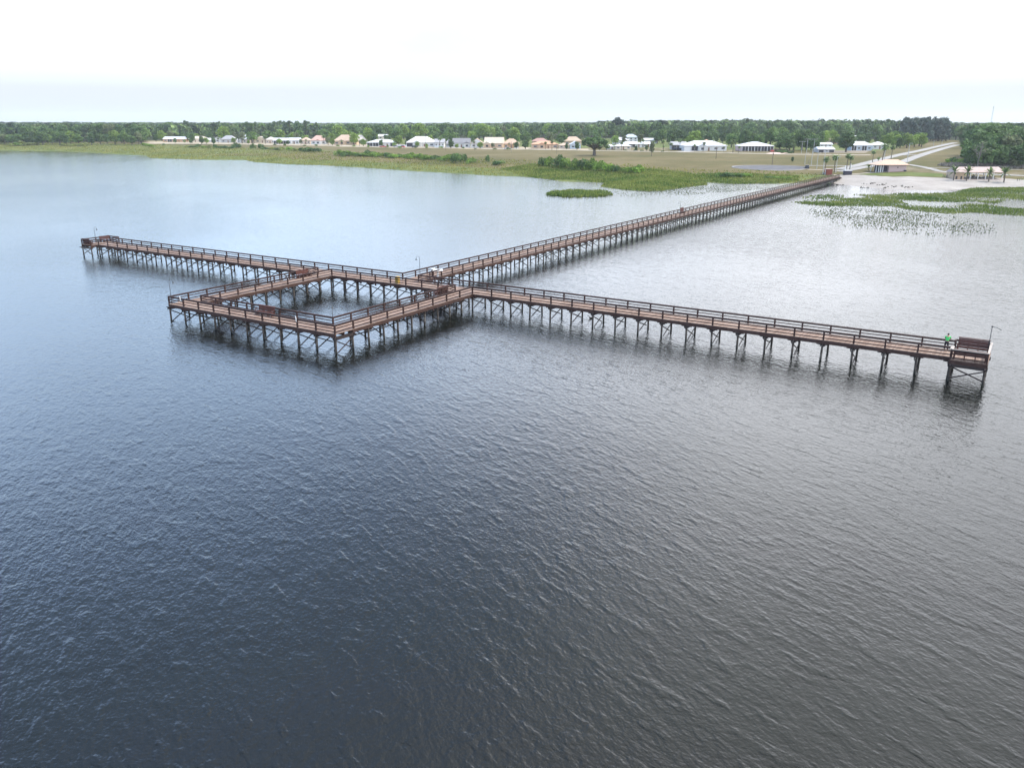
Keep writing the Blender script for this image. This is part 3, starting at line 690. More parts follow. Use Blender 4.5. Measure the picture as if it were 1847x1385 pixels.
def trunk_mesh(name, h, r, branches, g, m='trunk'):
    b = MB(); bend = g.uniform(-.25, .25, 2)
    b.tube([(0, 0, -.6), (bend[0] * .3, bend[1] * .3, h * .5), (bend[0], bend[1], h)], [r * 1.3, r, r * .6], 7)
    for e, z in branches:
        p0 = Vector((bend[0] * z / h, bend[1] * z / h, z)); e = Vector(e); mid = p0.lerp(e, .55) + Vector((0, 0, -.15))
        b.tube([p0, mid, e], [r * .5, r * .32, r * .14], 5)
    return b.mesh(name, [m])
PROTO = {}
def proto(kind, var, crown, trunk): PROTO.setdefault(kind, []).append((crown, trunk))
for s in range(3):
    g = np.random.default_rng(100 + s)
    L = lobes_round(g, 15, 5.4, 3.6, 8.9, 1.5, 2.6); v, t = leaf_cloud(L, 1500, .5, g)
    proto('oak', s, leaf_mesh('crown', v, t, 'l_mid'), trunk_mesh('trunk', 5, .45, [(l[0], 2.4 + .2 * i) for i, l in enumerate(L[::2])], g))
    g = np.random.default_rng(120 + s)
    L = lobes_round(g, 14, 3.2, 2.6, 9.0, 1.3, 2.1); v, t = leaf_cloud(L, 1300, .46, g)
    proto('dense', s, leaf_mesh('crown', v, t, 'l_dark'), trunk_mesh('trunk', 5.5, .34, [(l[0], 2.2 + .3 * i) for i, l in enumerate(L[::3])], g))
    g = np.random.default_rng(140 + s)
    L = [((g.uniform(-1.7, 1.7) * (1.25 - z / 14), g.uniform(-1.7, 1.7) * (1.25 - z / 14), z), (g.uniform(.7, 1.35),) * 2 + (g.uniform(.45, .8),)) for z in np.linspace(4.4, 9.4, 12)]
    v, t = leaf_cloud(L, 800, .40, g)
    proto('pine', s, leaf_mesh('crown', v, t, 'l_pine'), trunk_mesh('trunk', 9, .2, [(l[0], l[0][2] - .6) for l in L[::2]], g))
    g = np.random.default_rng(160 + s)
    L = [((g.uniform(-.6, .6), g.uniform(-.6, .6), z), (1.5 * (1.15 - z / 11) + .25,) * 2 + (1.0,)) for z in np.linspace(2.0, 9.3, 11)]
    v, t = leaf_cloud(L, 900, .42, g, up=.5)
    proto('casuarina', s, leaf_mesh('crown', v, t, 'l_casu'), trunk_mesh('trunk', 9, .2, [], g))
for s in range(2):
    g = np.random.default_rng(180 + s)
    L = lobes_round(g, 13, 4.2, 3.0, 8.8, 1.6, 2.5); v, t = leaf_cloud(L, 1300, .46, g)
    proto('bright', s, leaf_mesh('crown', v, t, 'l_bright'), trunk_mesh('trunk', 4.5, .36, [(l[0], 2.0 + .2 * i) for i, l in enumerate(L[::3])], g))
    g = np.random.default_rng(200 + s)
    L = lobes_round(g, 12, 3.6, 3.4, 9.0, 1.2, 2.1); v, t = leaf_cloud(L, 900, .42, g)
    proto('olive', s, leaf_mesh('crown', v, t, 'l_olive'), trunk_mesh('trunk', 6, .3, [(l[0], 2.6 + .3 * i) for i, l in enumerate(L[::2])], g))
    # palms
    g = np.random.default_rng(220 + s); b = MB(); bend = .5 * (s + .3); b.tube([(0, 0, -.5), (bend * .3, 0, 4), (bend, .1, 8.2)], [.24, .17, .15], 8)
    Q = []; T = []
    for i in range(22):
        a = i * 2.399; el = R(70 - 115 * i / 21); L_ = 2.5 * g.uniform(.85, 1.1); px_, pz = 0, 0
        d0 = np.array([math.cos(a), math.sin(a), 0.]); sd = np.array([-math.sin(a), math.cos(a), 0.]); p = np.array([bend, .1, 8.2]); e = el
        for k in range(4):
            nxt = p + (d0 * math.cos(e) + np.array([0, 0, math.sin(e)])) * L_ / 4; w0 = [.10, .42, .5, .34, .05][k]; w1 = [.10, .42, .5, .34, .05][k + 1]
            up = np.array([0, 0, -.22]); Q += [p, p + sd * w0 + up * w0 * 2, nxt + sd * w1 + up * w1 * 2, nxt, p, nxt, nxt - sd * w1 + up * w1 * 2, p - sd * w0 + up * w0 * 2]; T += [g.uniform(.7, 1.3)] * 2
            p = nxt; e -= R(26)
    proto('palm', s, leaf_mesh('fronds', np.array(Q), T, 'l_palm'), b.mesh('trunk', ['trunk']))
    g = np.random.default_rng(240 + s); b = MB(); b.tube([(0, 0, -.5), (.1, 0, 3), (.15, 0, 5.0)], [.42, .36, .4], 9)
    Q = []; T = []
    for i in range(26):
        a = i * 2.399; e = R(g.uniform(35, 82) if i > 5 else g.uniform(-10, 25)); L_ = 5.2 * g.uniform(.75, 1.05); p = np.array([.15, 0, 4.8]); d0 = np.array([math.cos(a), math.sin(a), 0.]); sd = np.array([-math.sin(a), math.cos(a), 0.])
        for k in range(4):
            nxt = p + (d0 * math.cos(e) + np.array([0, 0, math.sin(e)])) * L_ / 4; w0 = [.08, .35, .55, .45, .05][k]; w1 = [.08, .35, .55, .45, .05][k + 1]; up = np.array([0, 0, -.3])
            Q += [p, p + sd * w0 + up * w0, nxt + sd * w1 + up * w1, nxt, p, nxt, nxt - sd * w1 + up * w1, p - sd * w0 + up * w0]; T += [g.uniform(.65, 1.3)] * 2
            p = nxt; e -= R(13)
    proto('youngpalm', s, leaf_mesh('fronds', np.array(Q), T, 'l_palm'), b.mesh('trunk', ['trunk']))
# great oak by itself in the field: open crown with holes
g = np.random.default_rng(300); L = []
for i in range(24):
    a = i * 2.4; rr = 6.6 * math.sqrt((i + .5) / 24); z = 8.4 - .075 * rr * rr + g.uniform(-.7, .7); r = g.uniform(1.0, 1.7); L.append(((rr * math.cos(a), rr * math.sin(a), z), (r, r, r * .75)))
v, t = leaf_cloud(L, 2300, .42, g)
proto('greatoak', 0, leaf_mesh('crown', v, t, 'l_dark'), trunk_mesh('trunk', 4.2, .75, [(l[0], 1.8 + .1 * i) for i, l in enumerate(L)], g))
# bare tree
g = np.random.default_rng(310); b = MB()
def branch(p, d, L_, r, n):
    q = p + d * L_; b.tube([p, p.lerp(q, .5) + Vector(g.normal(size=3) * L_ * .05), q], [r, r * .8, r * .6], 5)
    if n:
        for _ in range(3):
            nd = (d + Vector(g.normal(size=3)) * .55 + Vector((0, 0, .15))).normalized(); branch(p.lerp(q, g.uniform(.6, 1)), nd, L_ * g.uniform(.55, .8), r * .55, n - 1)
branch(Vector((0, 0, -.5)), Vector((.05, 0, 1)), 4.2, .22, 4)
g2 = np.random.default_rng(311); L = lobes_round(g2, 8, 2.4, 5, 9.4, .8, 1.4); v, t = leaf_cloud(L, 220, .2, g2, flat=.3)
proto('bare', 0, leaf_mesh('crown', v, t, 'l_grey'), b.mesh('trunk', ['bare']))
# shrubs: one mesh each, 4 units tall, 6 wide
SHRUB = {}
for kind, m in (('shrub', 'l_shrub'), ('shrubdark', 'l_shrubd'), ('shrubyellow', 'l_yellow')):
    SHRUB[kind] = []
    for s in range(3):
        g = np.random.default_rng(330 + s); L = []
        for i in range(10):
            a = g.uniform(0, 6.28); rr = 2.3 * math.sqrt(g.uniform(0, 1)); r = g.uniform(.8, 1.4); L.append(((rr * math.cos(a), rr * math.sin(a), g.uniform(.7, 1.2) + (2.3 - rr) * .55), (r, r, r)))
        v, t = leaf_cloud(L, 900, .27, g); v = v[:]; v[:, 2] = np.maximum(v[:, 2], -.2)
        SHRUB[kind].append(leaf_mesh('shrub', v, t, m))

NAMES = dict(oak='oak_tree', dense='evergreen_tree', pine='pine_tree', casuarina='casuarina_tree', bright='leafy_tree', olive='thin_tree', palm='palm_tree', youngpalm='palm_tree', greatoak='oak_tree', bare='bare_tree')
LOOK = dict(oak='broad mid-green tree', dense='dense dark evergreen', pine='open-crowned pine', casuarina='narrow blue-dark casuarina', bright='bright green tree', olive='sparse olive-green tree', palm='round-headed palm')
def plant(kind, px, base, top, label, group=None, wide=1.0, cat='tree', mat_=None):
    x, y, z = ground(px, base); h = (base - top) * y / 1460
    crown, trunk = PROTO[kind][random.randrange(len(PROTO[kind]))]
    rz = random.uniform(0, 6.28)
    t = empty(NAMES[kind], (x, y, z), rz, label, cat, group)
    s = h / {'youngpalm': 7.6, 'palm': 9.6}.get(kind, 10.4); wide = wide * 1.2 if kind == 'palm' else wide; t.scale = (s * wide, s * wide, s)
    link('trunk', trunk, t); link('fronds' if 'palm' in kind else 'crown', crown, t)
    return t
def shrub(kind, px, base, top, width, label, group=None):
    x, y, z = ground(px, base); m = y / 1460
    o = link('shrub', random.choice(SHRUB[kind])); o.location = (x, y, z); o.rotation_euler = (0, 0, random.uniform(0, 6.28))
    h = (base - top) * m / 3.6; w = width * m / 6.2; o.scale = (w, min(w, h * 1.6 + .5), h)
    return tag(o, label, 'shrub', group)

# ------------------------------------------------------------------ houses
def tagged_house(name, loc, rz, label, cat, group): return empty(name, loc, rz, label, cat, group)
def house(pxl, pxr, base, top, typ, roof, wall, label, rz=0.0, depth=None, wallh=None, feat='wdwg', group='houses along the lakefront street', name='house', cat='house'):
    pxc = (pxl + pxr) / 2; x, y, z = ground(pxc, base); W = (pxr - pxl) * y / 1460; Ht = (base - top) * y / 1460
    D = depth or max(9.0, min(15, W * .62)); wh = wallh or min(Ht * .55, 3.1)
    t = tagged_house(name, (x, y, z), rz, label, cat, group)
    ov = .5; w2 = W / 2 - ov; y0 = .6; y1 = D - .6                       # front wall at local y = y0, facing -y
    MB().box(-w2, w2, y0, y1, -1.2, wh).build('wall', [wall], t)
    rh = max(.8, Ht - wh); a, b_, c, d = -W / 2, W / 2, 0, D; e = wh + .004; th = .18
    if typ == 'hip':
        i = min(D / 2, W / 2 - .3); P = [(a, c, e), (b_, c, e), (b_, d, e), (a, d, e), (a, c, e + th), (b_, c, e + th), (b_, d, e + th), (a, d, e + th), (a + i, D / 2, e + rh), (b_ - i, D / 2, e + rh)]
        Fc = [(3, 2, 1, 0), (0, 1, 5, 4), (1, 2, 6, 5), (2, 3, 7, 6), (3, 0, 4, 7), (4, 5, 9, 8), (5, 6, 9), (6, 7, 8, 9), (7, 4, 8)]
    elif typ == 'gable':                                  # ridge across the view
        P = [(a, c, e), (b_, c, e), (b_, d, e), (a, d, e), (a, c, e + th), (b_, c, e + th), (b_, d, e + th), (a, d, e + th), (a, D / 2, e + rh), (b_, D / 2, e + rh)]
        Fc = [(3, 2, 1, 0), (0, 1, 5, 4), (1, 2, 6, 9, 5), (2, 3, 7, 6), (3, 0, 4, 8, 7), (4, 5, 9, 8), (6, 7, 8, 9)]
    else:                                                 # 'front': gable end faces the lake
        P = [(a, c, e), (b_, c, e), (b_, d, e), (a, d, e), (a, c, e + th), (b_, c, e + th), (b_, d, e + th), (a, d, e + th), (0, c, e + rh), (0, d, e + rh)]
        Fc = [(3, 2, 1, 0), (0, 1, 5, 8, 4), (1, 2, 6, 5), (2, 3, 7, 9, 6), (3, 0, 4, 7), (5, 6, 9, 8), (7, 4, 8, 9)]
    r = MB().poly(P, Fc).build('roof', [roof], t)
    if typ == 'front':
        m = MB(); k = .9
        m.poly([(a * k, -.02, e + th + .05), (b_ * k, -.02, e + th + .05), (0, -.02, e + rh * k)], [(0, 1, 2)]); m.build('gable', [wall], r)
    # features along the front, left to right
    n = len(feat); 
    for i, ch in enumerate(feat):
        cx = -w2 + (i + .5) * 2 * w2 / n; sw = min(2 * w2 / n * .62, 3.0)
        if ch == 'w':
            f = MB(); h0, h1 = min(.9, wh * .32), min(2.2, wh * .8); s = sw * .38
            for q in ((-s, -s + .09, h0, h1), (s - .09, s, h0, h1), (-s + .09, s - .09, h0, h0 + .09), (-s + .09, s - .09, h1 - .09, h1), (-.035, .035, h0 + .09, h1 - .09)): f.box(cx + q[0], cx + q[1], y0 - .07, y0 + .02, q[2], q[3])
            fo = f.build('window', ['trim'], t); MB().box(cx - s + .085, cx + s - .085, y0 - .03, y0 + .03, h0 + .085, h1 - .085).build('pane', ['glass'], fo)
            if wh > 4.5:
                f = MB(); h0, h1 = wh - 1.9, wh - .6
                for q in ((-s, -s + .09, h0, h1), (s - .09, s, h0, h1), (-s + .09, s - .09, h0, h0 + .09), (-s + .09, s - .09, h1 - .09, h1)): f.box(cx + q[0], cx + q[1], y0 - .07, y0 + .02, q[2], q[3])
                fo = f.build('window', ['trim'], t); MB().box(cx - s + .085, cx + s - .085, y0 - .03, y0 + .03, h0 + .085, h1 - .085).build('pane', ['glass'], fo)
        elif ch == 'd':
            do = MB().box(cx - .5, cx + .5, y0 - .06, y0 + .03, 0.02, 2.1).build('door', ['door'], t); MB().box(cx + .34, cx + .42, y0 - .12, y0 - .055, 1.0, 1.1).build('handle', ['metal_dark'], do)
        elif ch == 'g':
            gw = min(2 * w2 / n * .8, 4.8) / 2; f = MB()
            for k in range(4): f.box(cx - gw, cx + gw, y0 - .06 - .004 * (k % 2), y0 + .03, .02 + k * .56, .57 + k * .56)
            f.build('garage_door', ['garage'], t)
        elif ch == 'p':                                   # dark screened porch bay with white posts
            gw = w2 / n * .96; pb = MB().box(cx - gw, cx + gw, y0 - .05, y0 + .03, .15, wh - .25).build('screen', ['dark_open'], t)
            f = MB()
            for k in range(3): xx = cx - gw + gw * k; f.box(xx - .07, xx + .07, y0 - .4, y0 - .26, -.3, wh)
            f.build('porch_post', ['trim'], pb)
        elif ch == 'o':                                   # open carport: its inner shade painted as a dark panel
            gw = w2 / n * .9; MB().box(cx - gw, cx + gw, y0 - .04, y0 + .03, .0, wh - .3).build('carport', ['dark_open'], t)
        elif ch == 'G':                                   # projecting front gable wing
            gw = min(w2 / n * 1.15, 4.2); wg = MB().box(cx - gw, cx + gw, y0 - 2.6, y0 - .003, -1.2, wh - .05).build('front_wing', [wall], t)
            P = [(cx - gw - .35, y0 - 3, wh - .05), (cx + gw + .35, y0 - 3, wh - .05), (cx, y0 - 3, wh + gw * .55), (cx - gw - .35, D * .45, wh - .05 + .01), (cx + gw + .35, D * .45, wh - .04), (cx, D * .45, wh + gw * .55)]
            MB().poly(P, [(0, 1, 2), (3, 5, 4), (0, 2, 5, 3), (1, 4, 5, 2), (0, 3, 4, 1)]).build('wing_roof', [roof], wg)
            s = gw * .35; fo = MB().box(cx - s, cx + s, y0 - 2.66, y0 - 2.59, .7, 2.1).build('pane', ['glass'], wg)
    return t

REF = []                                                # (photo px centre, wording) of the front row, to say what a tree stands behind
def H_(ref, pxl, pxr, base, top, typ, roof, wall, feat='wdwg', rz=0.0, front=True, **k):
    house(pxl, pxr, base, top, typ, roof, wall, ref, rz=rz, feat=feat, **k)
    if front: REF.append(((pxl + pxr) / 2, ref))
H_('long white-roofed house with orange walls', 294, 335, 256.5, 247.8, 'gable', 'r_white', 'w_orange', 'wpwdw')
H_('cream low house half hidden by bushes', 340, 372, 256.5, 247, 'hip', 'r_cream', 'w_cream', 'wdwg')
H_('small white gabled cottage', 371, 386, 257, 250, 'gable', 'r_white', 'w_white', 'wd')
H_('pale grey house with a short gable', 385.5, 399, 257, 248.3, 'front', 'r_pale', 'w_white', 'w')
H_('big grey hip-roofed house', 398.5, 424, 257.8, 245.8, 'hip', 'r_grey', 'w_grey', 'wdw')
H_('small white house squeezed beside the tall one', 427, 440, 258, 250, 'hip', 'r_white', 'w_white', 'wd')
H_('tall white house with a bright gable roof', 437, 460, 258, 244.8, 'gable', 'r_white', 'w_cream', 'wGw', wallh=3.2)
H_('cream house with a low gable', 460, 478, 258, 247.3, 'front', 'r_cream', 'w_cream', 'wd')
H_('beige bungalow behind low shrubs', 479, 495, 259, 248, 'hip', 'r_beige', 'w_beige', 'wdw')
H_('white-roofed house with three dark porch bays', 493, 520, 260, 250, 'gable', 'r_white', 'w_white', 'ppp')
H_('white-roofed house with two front wings', 520, 541, 260, 249.8, 'gable', 'r_white', 'w_white', 'GdG')
H_('beige house with tan hip roof', 541.5, 560, 260.4, 248.8, 'hip', 'r_tan', 'w_beige', 'wdw')
H_('salmon-roofed house with white walls', 560.5, 588.5, 260.6, 246, 'hip', 'r_salmon', 'w_white', 'wGw')
H_('large tan house with a peaked roof', 602, 643, 261.5, 245, 'hip', 'r_tan', 'w_tan', 'wGwd')
H_('grey-beige hip house set back', 638, 660, 259.5, 245, 'hip', 'r_beige', 'w_grey', 'wdw', front=False)
H_('long low white metal-roofed house with dark screens', 662, 714, 264.5, 253, 'hip', 'r_white', 'w_white', 'ppwdp')
H_('white two-storey house rising behind the low roof', 682, 699, 256, 243.8, 'gable', 'r_white', 'w_cream', 'ww', front=False, wallh=4.8)
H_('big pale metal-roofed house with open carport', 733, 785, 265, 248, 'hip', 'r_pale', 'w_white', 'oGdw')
H_('grey gabled house beside the big pale roof', 783.5, 802, 265.2, 252, 'gable', 'r_grey', 'w_white', 'wdw')
H_('small grey hip-roofed cottage', 802.5, 816, 266, 253.5, 'hip', 'r_grey', 'w_white', 'wd')
H_('dark-shingled house with a white front gable', 816.5, 848, 266.5, 251, 'gable', 'r_dgrey', 'w_white', 'wdG')
H_('narrow white house with a steep front gable', 848.5, 871.5, 266.8, 251.2, 'front', 'r_peach', 'w_white', 'wd')
H_('peach house with a tall cream roof', 873, 907, 267, 249.5, 'gable', 'r_cream', 'w_peach', 'Gww', rz=R(-8))
H_('orange-walled house with a white garage', 907.5, 937, 268, 252, 'hip', 'r_peach', 'w_orange', 'wdg')
H_('brown-roofed house behind the orange roof', 959.5, 989, 262.5, 250.5, 'hip', 'r_brown', 'w_tan', 'ww', front=False)
H_('long orange-roofed house with front gable', 959, 1007, 268.5, 255.8, 'hip', 'r_orange', 'w_peach', 'wGdw')
H_('small tan house beside the long orange roof', 1007.5, 1027, 268.6, 259, 'hip', 'r_tan', 'w_beige', 'wd')
H_('tan hip-roofed house set behind', 1017.5, 1049, 262, 248, 'hip', 'r_tan', 'w_tan', 'wdw', front=False)
H_('pale blue house left of the great oak', 1028, 1048, 269, 256, 'front', 'r_white', 'w_blue', 'wd')
H_('small white house right of the great oak', 1095, 1108, 270, 261.5, 'hip', 'r_white', 'w_white', 'wd')
H_('low white-roofed house on the lawn', 1110, 1139, 270.5, 260, 'hip', 'r_white', 'w_cream', 'wdw')
H_('white-roofed house behind the lawn', 1106, 1135, 260.5, 249, 'hip', 'r_white', 'w_white', 'wdw', front=False)
H_('blue-grey two-storey hip-roofed house', 1126, 1150.5, 258, 243.6, 'hip', 'r_bluegrey', 'w_white', 'www', front=False, wallh=4.8)
H_('long flat white house with a dark porch', 1121, 1159, 266.3, 256.2, 'hip', 'r_white', 'w_white', 'ppd')
H_('white cottage with palms beside it', 1158.5, 1174, 266, 256.8, 'gable', 'r_white', 'w_white', 'wd')
H_('white-roofed house at the far lawn edge', 1161, 1187, 259, 250.3, 'gable', 'r_white', 'w_white', 'wdw', front=False)
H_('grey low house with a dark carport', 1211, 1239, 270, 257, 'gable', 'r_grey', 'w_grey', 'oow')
H_('orange hip roof peeking over the white metal roof', 1270, 1281.5, 262, 252.8, 'hip', 'r_orange', 'w_peach', 'w', front=False)
H_('largest white metal-roofed house', 1234, 1310.5, 272.5, 255.8, 'hip', 'r_white', 'w_white', 'gpGdww', depth=17)
H_('white pyramid-roofed house with dark verandah', 1338, 1395.5, 273.3, 257.8, 'hip', 'r_white', 'w_pink', 'ppppp', depth=17.5)
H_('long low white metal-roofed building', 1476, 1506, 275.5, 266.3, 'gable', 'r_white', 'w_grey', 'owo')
H_('second white low roof behind the long one', 1478, 1502, 265.5, 258.3, 'gable', 'r_white', 'w_white', 'wdw', front=False)
H_('tan-roofed house among the trees', 1496, 1513, 260.3, 249.6, 'gable', 'r_tan', 'w_tan', 'wdw', front=False)
H_('blue-grey house with a bright white roof', 1535, 1573.5, 272, 256.8, 'hip', 'r_white', 'w_blue', 'pwpw')
H_('pale green-roofed house with white walls', 1573.8, 1600.5, 269.5, 257.2, 'hip', 'r_pale', 'w_white', 'wdw')
H_('white roof showing above the blue-grey house', 1539, 1562, 255, 245.8, 'gable', 'r_white', 'w_white', 'wdw', front=False)
house(1639, 1649, 262, 255, 'gable', 'r_white', 'w_white', 'small white shed at the edge of the field near the boulevard', feat='d', name='shed', cat='shed', group='small park buildings')
# park buildings
def near_ref(px):
    return min(REF, key=lambda r: abs(r[0] - px))[1]
x, y, z = ground(1608.5, 310.5); s = y / 1460
t = empty('pavilion', (x, y, z), 0, 'pink park pavilion with orange hip roof and a dark opening', 'pavilion')
u = lambda p: (p - 1608.5) * s
MB().box(u(1602.5), u(1633), 0, 7, -1, 3.0).build('wall', ['w_pink'], t)
MB().box(u(1589), u(1602.4), 1.6, 7, -1, 3.0).build('recess_shade_wall', ['w_dark'], t)  # shade of the open recess put into the dark wall colour
MB().box(u(1588), u(1589.6), 0, .4, -1, 3.0).box(u(1592), u(1593), 0, .3, -1, 3.0).box(u(1580.5), u(1581.2), 0, .3, -1, 2.98).box(u(1580.5), u(1581.2), 5.5, 5.8, -1, 2.98).box(u(1585), u(1585.8), .1, .4, -1, 2.98).build('column', ['w_white'], t)
MB().poly([(u(1578.5), -.8, 2.95), (u(1637.5), -.8, 2.95), (u(1637.5), 7.8, 2.95), (u(1578.5), 7.8, 2.95), (u(1578.5), -.8, 3.1), (u(1637.5), -.8, 3.1), (u(1637.5), 7.8, 3.1), (u(1578.5), 7.8, 3.1), (u(1600), 3.5, 5.3), (u(1622), 3.5, 5.3)],
    [(3, 2, 1, 0), (0, 1, 5, 4), (1, 2, 6, 5), (2, 3, 7, 6), (3, 0, 4, 7), (4, 5, 9, 8), (5, 6, 9), (6, 7, 8, 9), (7, 4, 8)]).build('roof', ['r_peach'], t)
MB().box(u(1617), u(1619), -.04, .02, 1.7, 2.2).build('vent', ['dark_open'], t)
MB().box(u(1629), u(1632.5), -.9, -.02, -.5, .85).build('drinking_fountain', ['metal_dark'], t)
x, y, z = ground(1766, 324); s = y / 1460; u2 = lambda p: (p - 1766) * s
t = empty('picnic_shelter', (x, y, z), 0, 'long pink-roofed picnic shelter on white posts behind four young palms', 'shelter')
MB().poly([(u2(1722.5), -.5, 2.75), (u2(1809), -.5, 2.75), (u2(1809), 8.5, 2.75), (u2(1722.5), 8.5, 2.75), (u2(1724), -.5, 2.95), (u2(1807.5), -.5, 2.95), (u2(1807.5), 8.5, 2.95), (u2(1724), 8.5, 2.95), (u2(1727), 4, 4.9), (u2(1806), 4, 4.9)],
    [(3, 2, 1, 0), (0, 1, 5, 4), (1, 2, 6, 9, 5), (2, 3, 7, 6), (3, 0, 4, 8, 7), (4, 5, 9, 8), (6, 7, 8, 9)]).build('roof', ['r_pink'], t)
MB().box(u2(1723.5), u2(1739), .1, 7.5, -1, 2.74).build('wall', ['w_tan'], t)
for p_ in (1726, 1734.5): MB().box(u2(p_ - 1.6), u2(p_ + 1.6), .04, .14, .1, 1.3).build('opening', ['dark_open'], t)  # dark slabs painted as the shade inside both wall openings
for p_ in (1750, 1763.5, 1777, 1790.5, 1806): MB().box(u2(p_) - .13, u2(p_) + .13, 0, .26, -1, 2.74).build('post', ['trim'], t)
for p_ in (1750.3, 1763.8, 1777.3, 1790.8, 1806.3): MB().box(u2(p_) - .13, u2(p_) + .13, 7.6, 7.86, -1, 2.74).build('post', ['trim'], t)
MB().box(u2(1723), u2(1809), -.6, 8.4, -.9, .06).build('floor_slab', ['pink_paving'], t)
def picnic_table(px, base, lab):
    x, y, z = ground(px, base); t = empty('picnic_table', (x, y + 3, z + .1), R(random.uniform(-4, 4)), lab, 'picnic table', 'picnic tables in the shelter')
    MB().box(-1.1, 1.1, -.4, .4, .72, .77).build('tabletop', ['w_dark'], t)
    for s_ in (-1, 1):
        MB().box(-1.1, 1.1, s_ * .7 - .14, s_ * .7 + .14, .42, .46).build('seat', ['w_dark'], t); MB().bar((s_ * .8, -.7, 0), (s_ * .8, .25, .72), .08, .08).bar((s_ * .8, .7, 0), (s_ * .8, -.25, .72), .08, .08).build('leg', ['w_dark'], t)
for p_, l_ in ((1757, 'dark picnic table left of the middle bay'), (1770, 'dark picnic table in the middle bay'), (1783.5, 'dark picnic table right of the middle bay'), (1797, 'dark picnic table in the last bay')):
    picnic_table(p_, 323.5, l_ + ' of the pink shelter')
x, y, z = ground(1758.5, 323.5); t = empty('barbecue_grill', (x, y + 1.6, z + .1), 0, 'black upright grill standing inside the picnic shelter', 'grill')
MB().tube([(0, 0, 0), (0, 0, .8)], .09, 8).box(-.1, .1, -.06, .06, 1.3, 1.95).build('stand', ['metal_dark'], t); MB().box(-.5, .5, -.35, .35, .8, 1.3).build('firebox', ['metal_dark'], t)
# brick kiosk and dark enclosure at the pier head
x, y, z = ground(1495, 315.8); s = y / 1460; k = lambda p: (p - 1495) * s
t = empty('kiosk', (x, y, z), 0, 'red brick kiosk with pale flat roof at the landward pier end', 'kiosk')
MB().box(k(1490.2), k(1500.6), 0, 2.6, -1, 2.45).build('wall', ['w_brick'], t)
MB().box(k(1487.5), k(1501), -.3, 2.9, 2.455, 2.62).build('roof', ['r_pink'], t)
MB().box(k(1487.8), k(1488.2), -.1, .05, -1, 2.45).box(k(1487.8), k(1488.2), 2.4, 2.55, -1, 2.45).build('post', ['trim'], t)
MB().box(k(1487.0), k(1489.9), .3, 1.2, -.5, .95).build('counter', ['metal_dark'], t)
x, y, z = ground(1530, 316); s = y / 1460
t = empty('trash_enclosure', (x, y, z), 0, 'dark slatted enclosure with white top edge on the beach head', 'enclosure')
hw = 6.2 * s; MB().box(-hw, hw, 0, 2.2, -1, 1.75).build('wall', ['w_dark'], t); MB().box(-hw - .06, hw + .06, -.06, 2.26, 1.755, 1.95).build('cap', ['w_white'], t)
x, y, z = ground(1521.5, 315.8); t = empty('trash_bin', (x, y, z), 0, 'dark rubbish bin beside the dark beach head enclosure', 'trash bin')
MB().tube([(0, 0, -.2), (0, 0, .95)], [.32, .36], 10).build('body', ['metal_dark'], t); MB().tube([(0, 0, .952), (0, 0, 1.1)], [.38, .2], 10).build('lid', ['metal_dark'], t)

# fences, hedges
def fence(p0, p1, h, m, label, group=None, cat='fence', name='fence', n=10):
    A = np.array(ground(*p0)); B = np.array(ground(*p1)); t = empty(name, A, 0, label, cat, group); L = B - A
    pm = MB(); 
    for i in range(n):
        a = L * (i / n); b = L * ((i + 1) / n); a = Vector((a[0], a[1], tz(A[0] + a[0], A[1] + a[1]) - A[2])); b = Vector((b[0], b[1], tz(A[0] + b[0], A[1] + b[1]) - A[2]))
        pm.bar(a + Vector((0, 0, h * .5)), b + Vector((0, 0, h * .5)), .06, h * .96)
    pm.build('panel', [m], t)
    for i in range(n + 1):
        a = L * (i / n); zz = tz(A[0] + a[0], A[1] + a[1]) - A[2]; MB().box(a[0] - .08, a[0] + .08, a[1] - .14, a[1] + .02, zz - .3, zz + h + .12).build('post', [m], t)
fence((1396.5, 274), (1421, 274.8), 1.9, 'fence_brown', 'brown board fence right of the pyramid-roofed house')
fence((715, 265), (733, 265.4), 1.6, 'trim', 'white board fence left of the big carport house', n=6)
fence((784, 266.5), (801, 266.7), 1.3, 'trim', 'white board fence before the grey gabled house', n=6)
fence((1212, 271), (1233, 271.8), 1.5, 'w_dark', 'dark wire-backed fence before the grey carport house', n=8)
# post-and-cap bollards beside the shelter
for i, (p_, b_) in enumerate(((1701, 319.5), (1704, 319.7), (1707.5, 320), (1711, 320.3), (1835, 326.5), (1839, 326), (1843, 325.5))):
    x, y, z = ground(p_, b_); t = empty('bollard', (x, y, z), 0, 'short brown timber bollard ' + ('left of the picnic shelter' if p_ < 1800 else 'right of the picnic shelter'), 'bollard', 'timber bollards by the shelter')
    MB().tube([(0, 0, -.3), (0, 0, 1.0)], .11, 7).build('post', ['trunk'], t); MB().tube([(0, 0, 1.0), (0, 0, 1.06)], [.13, .08], 7).build('cap', ['pale_wood'], t)

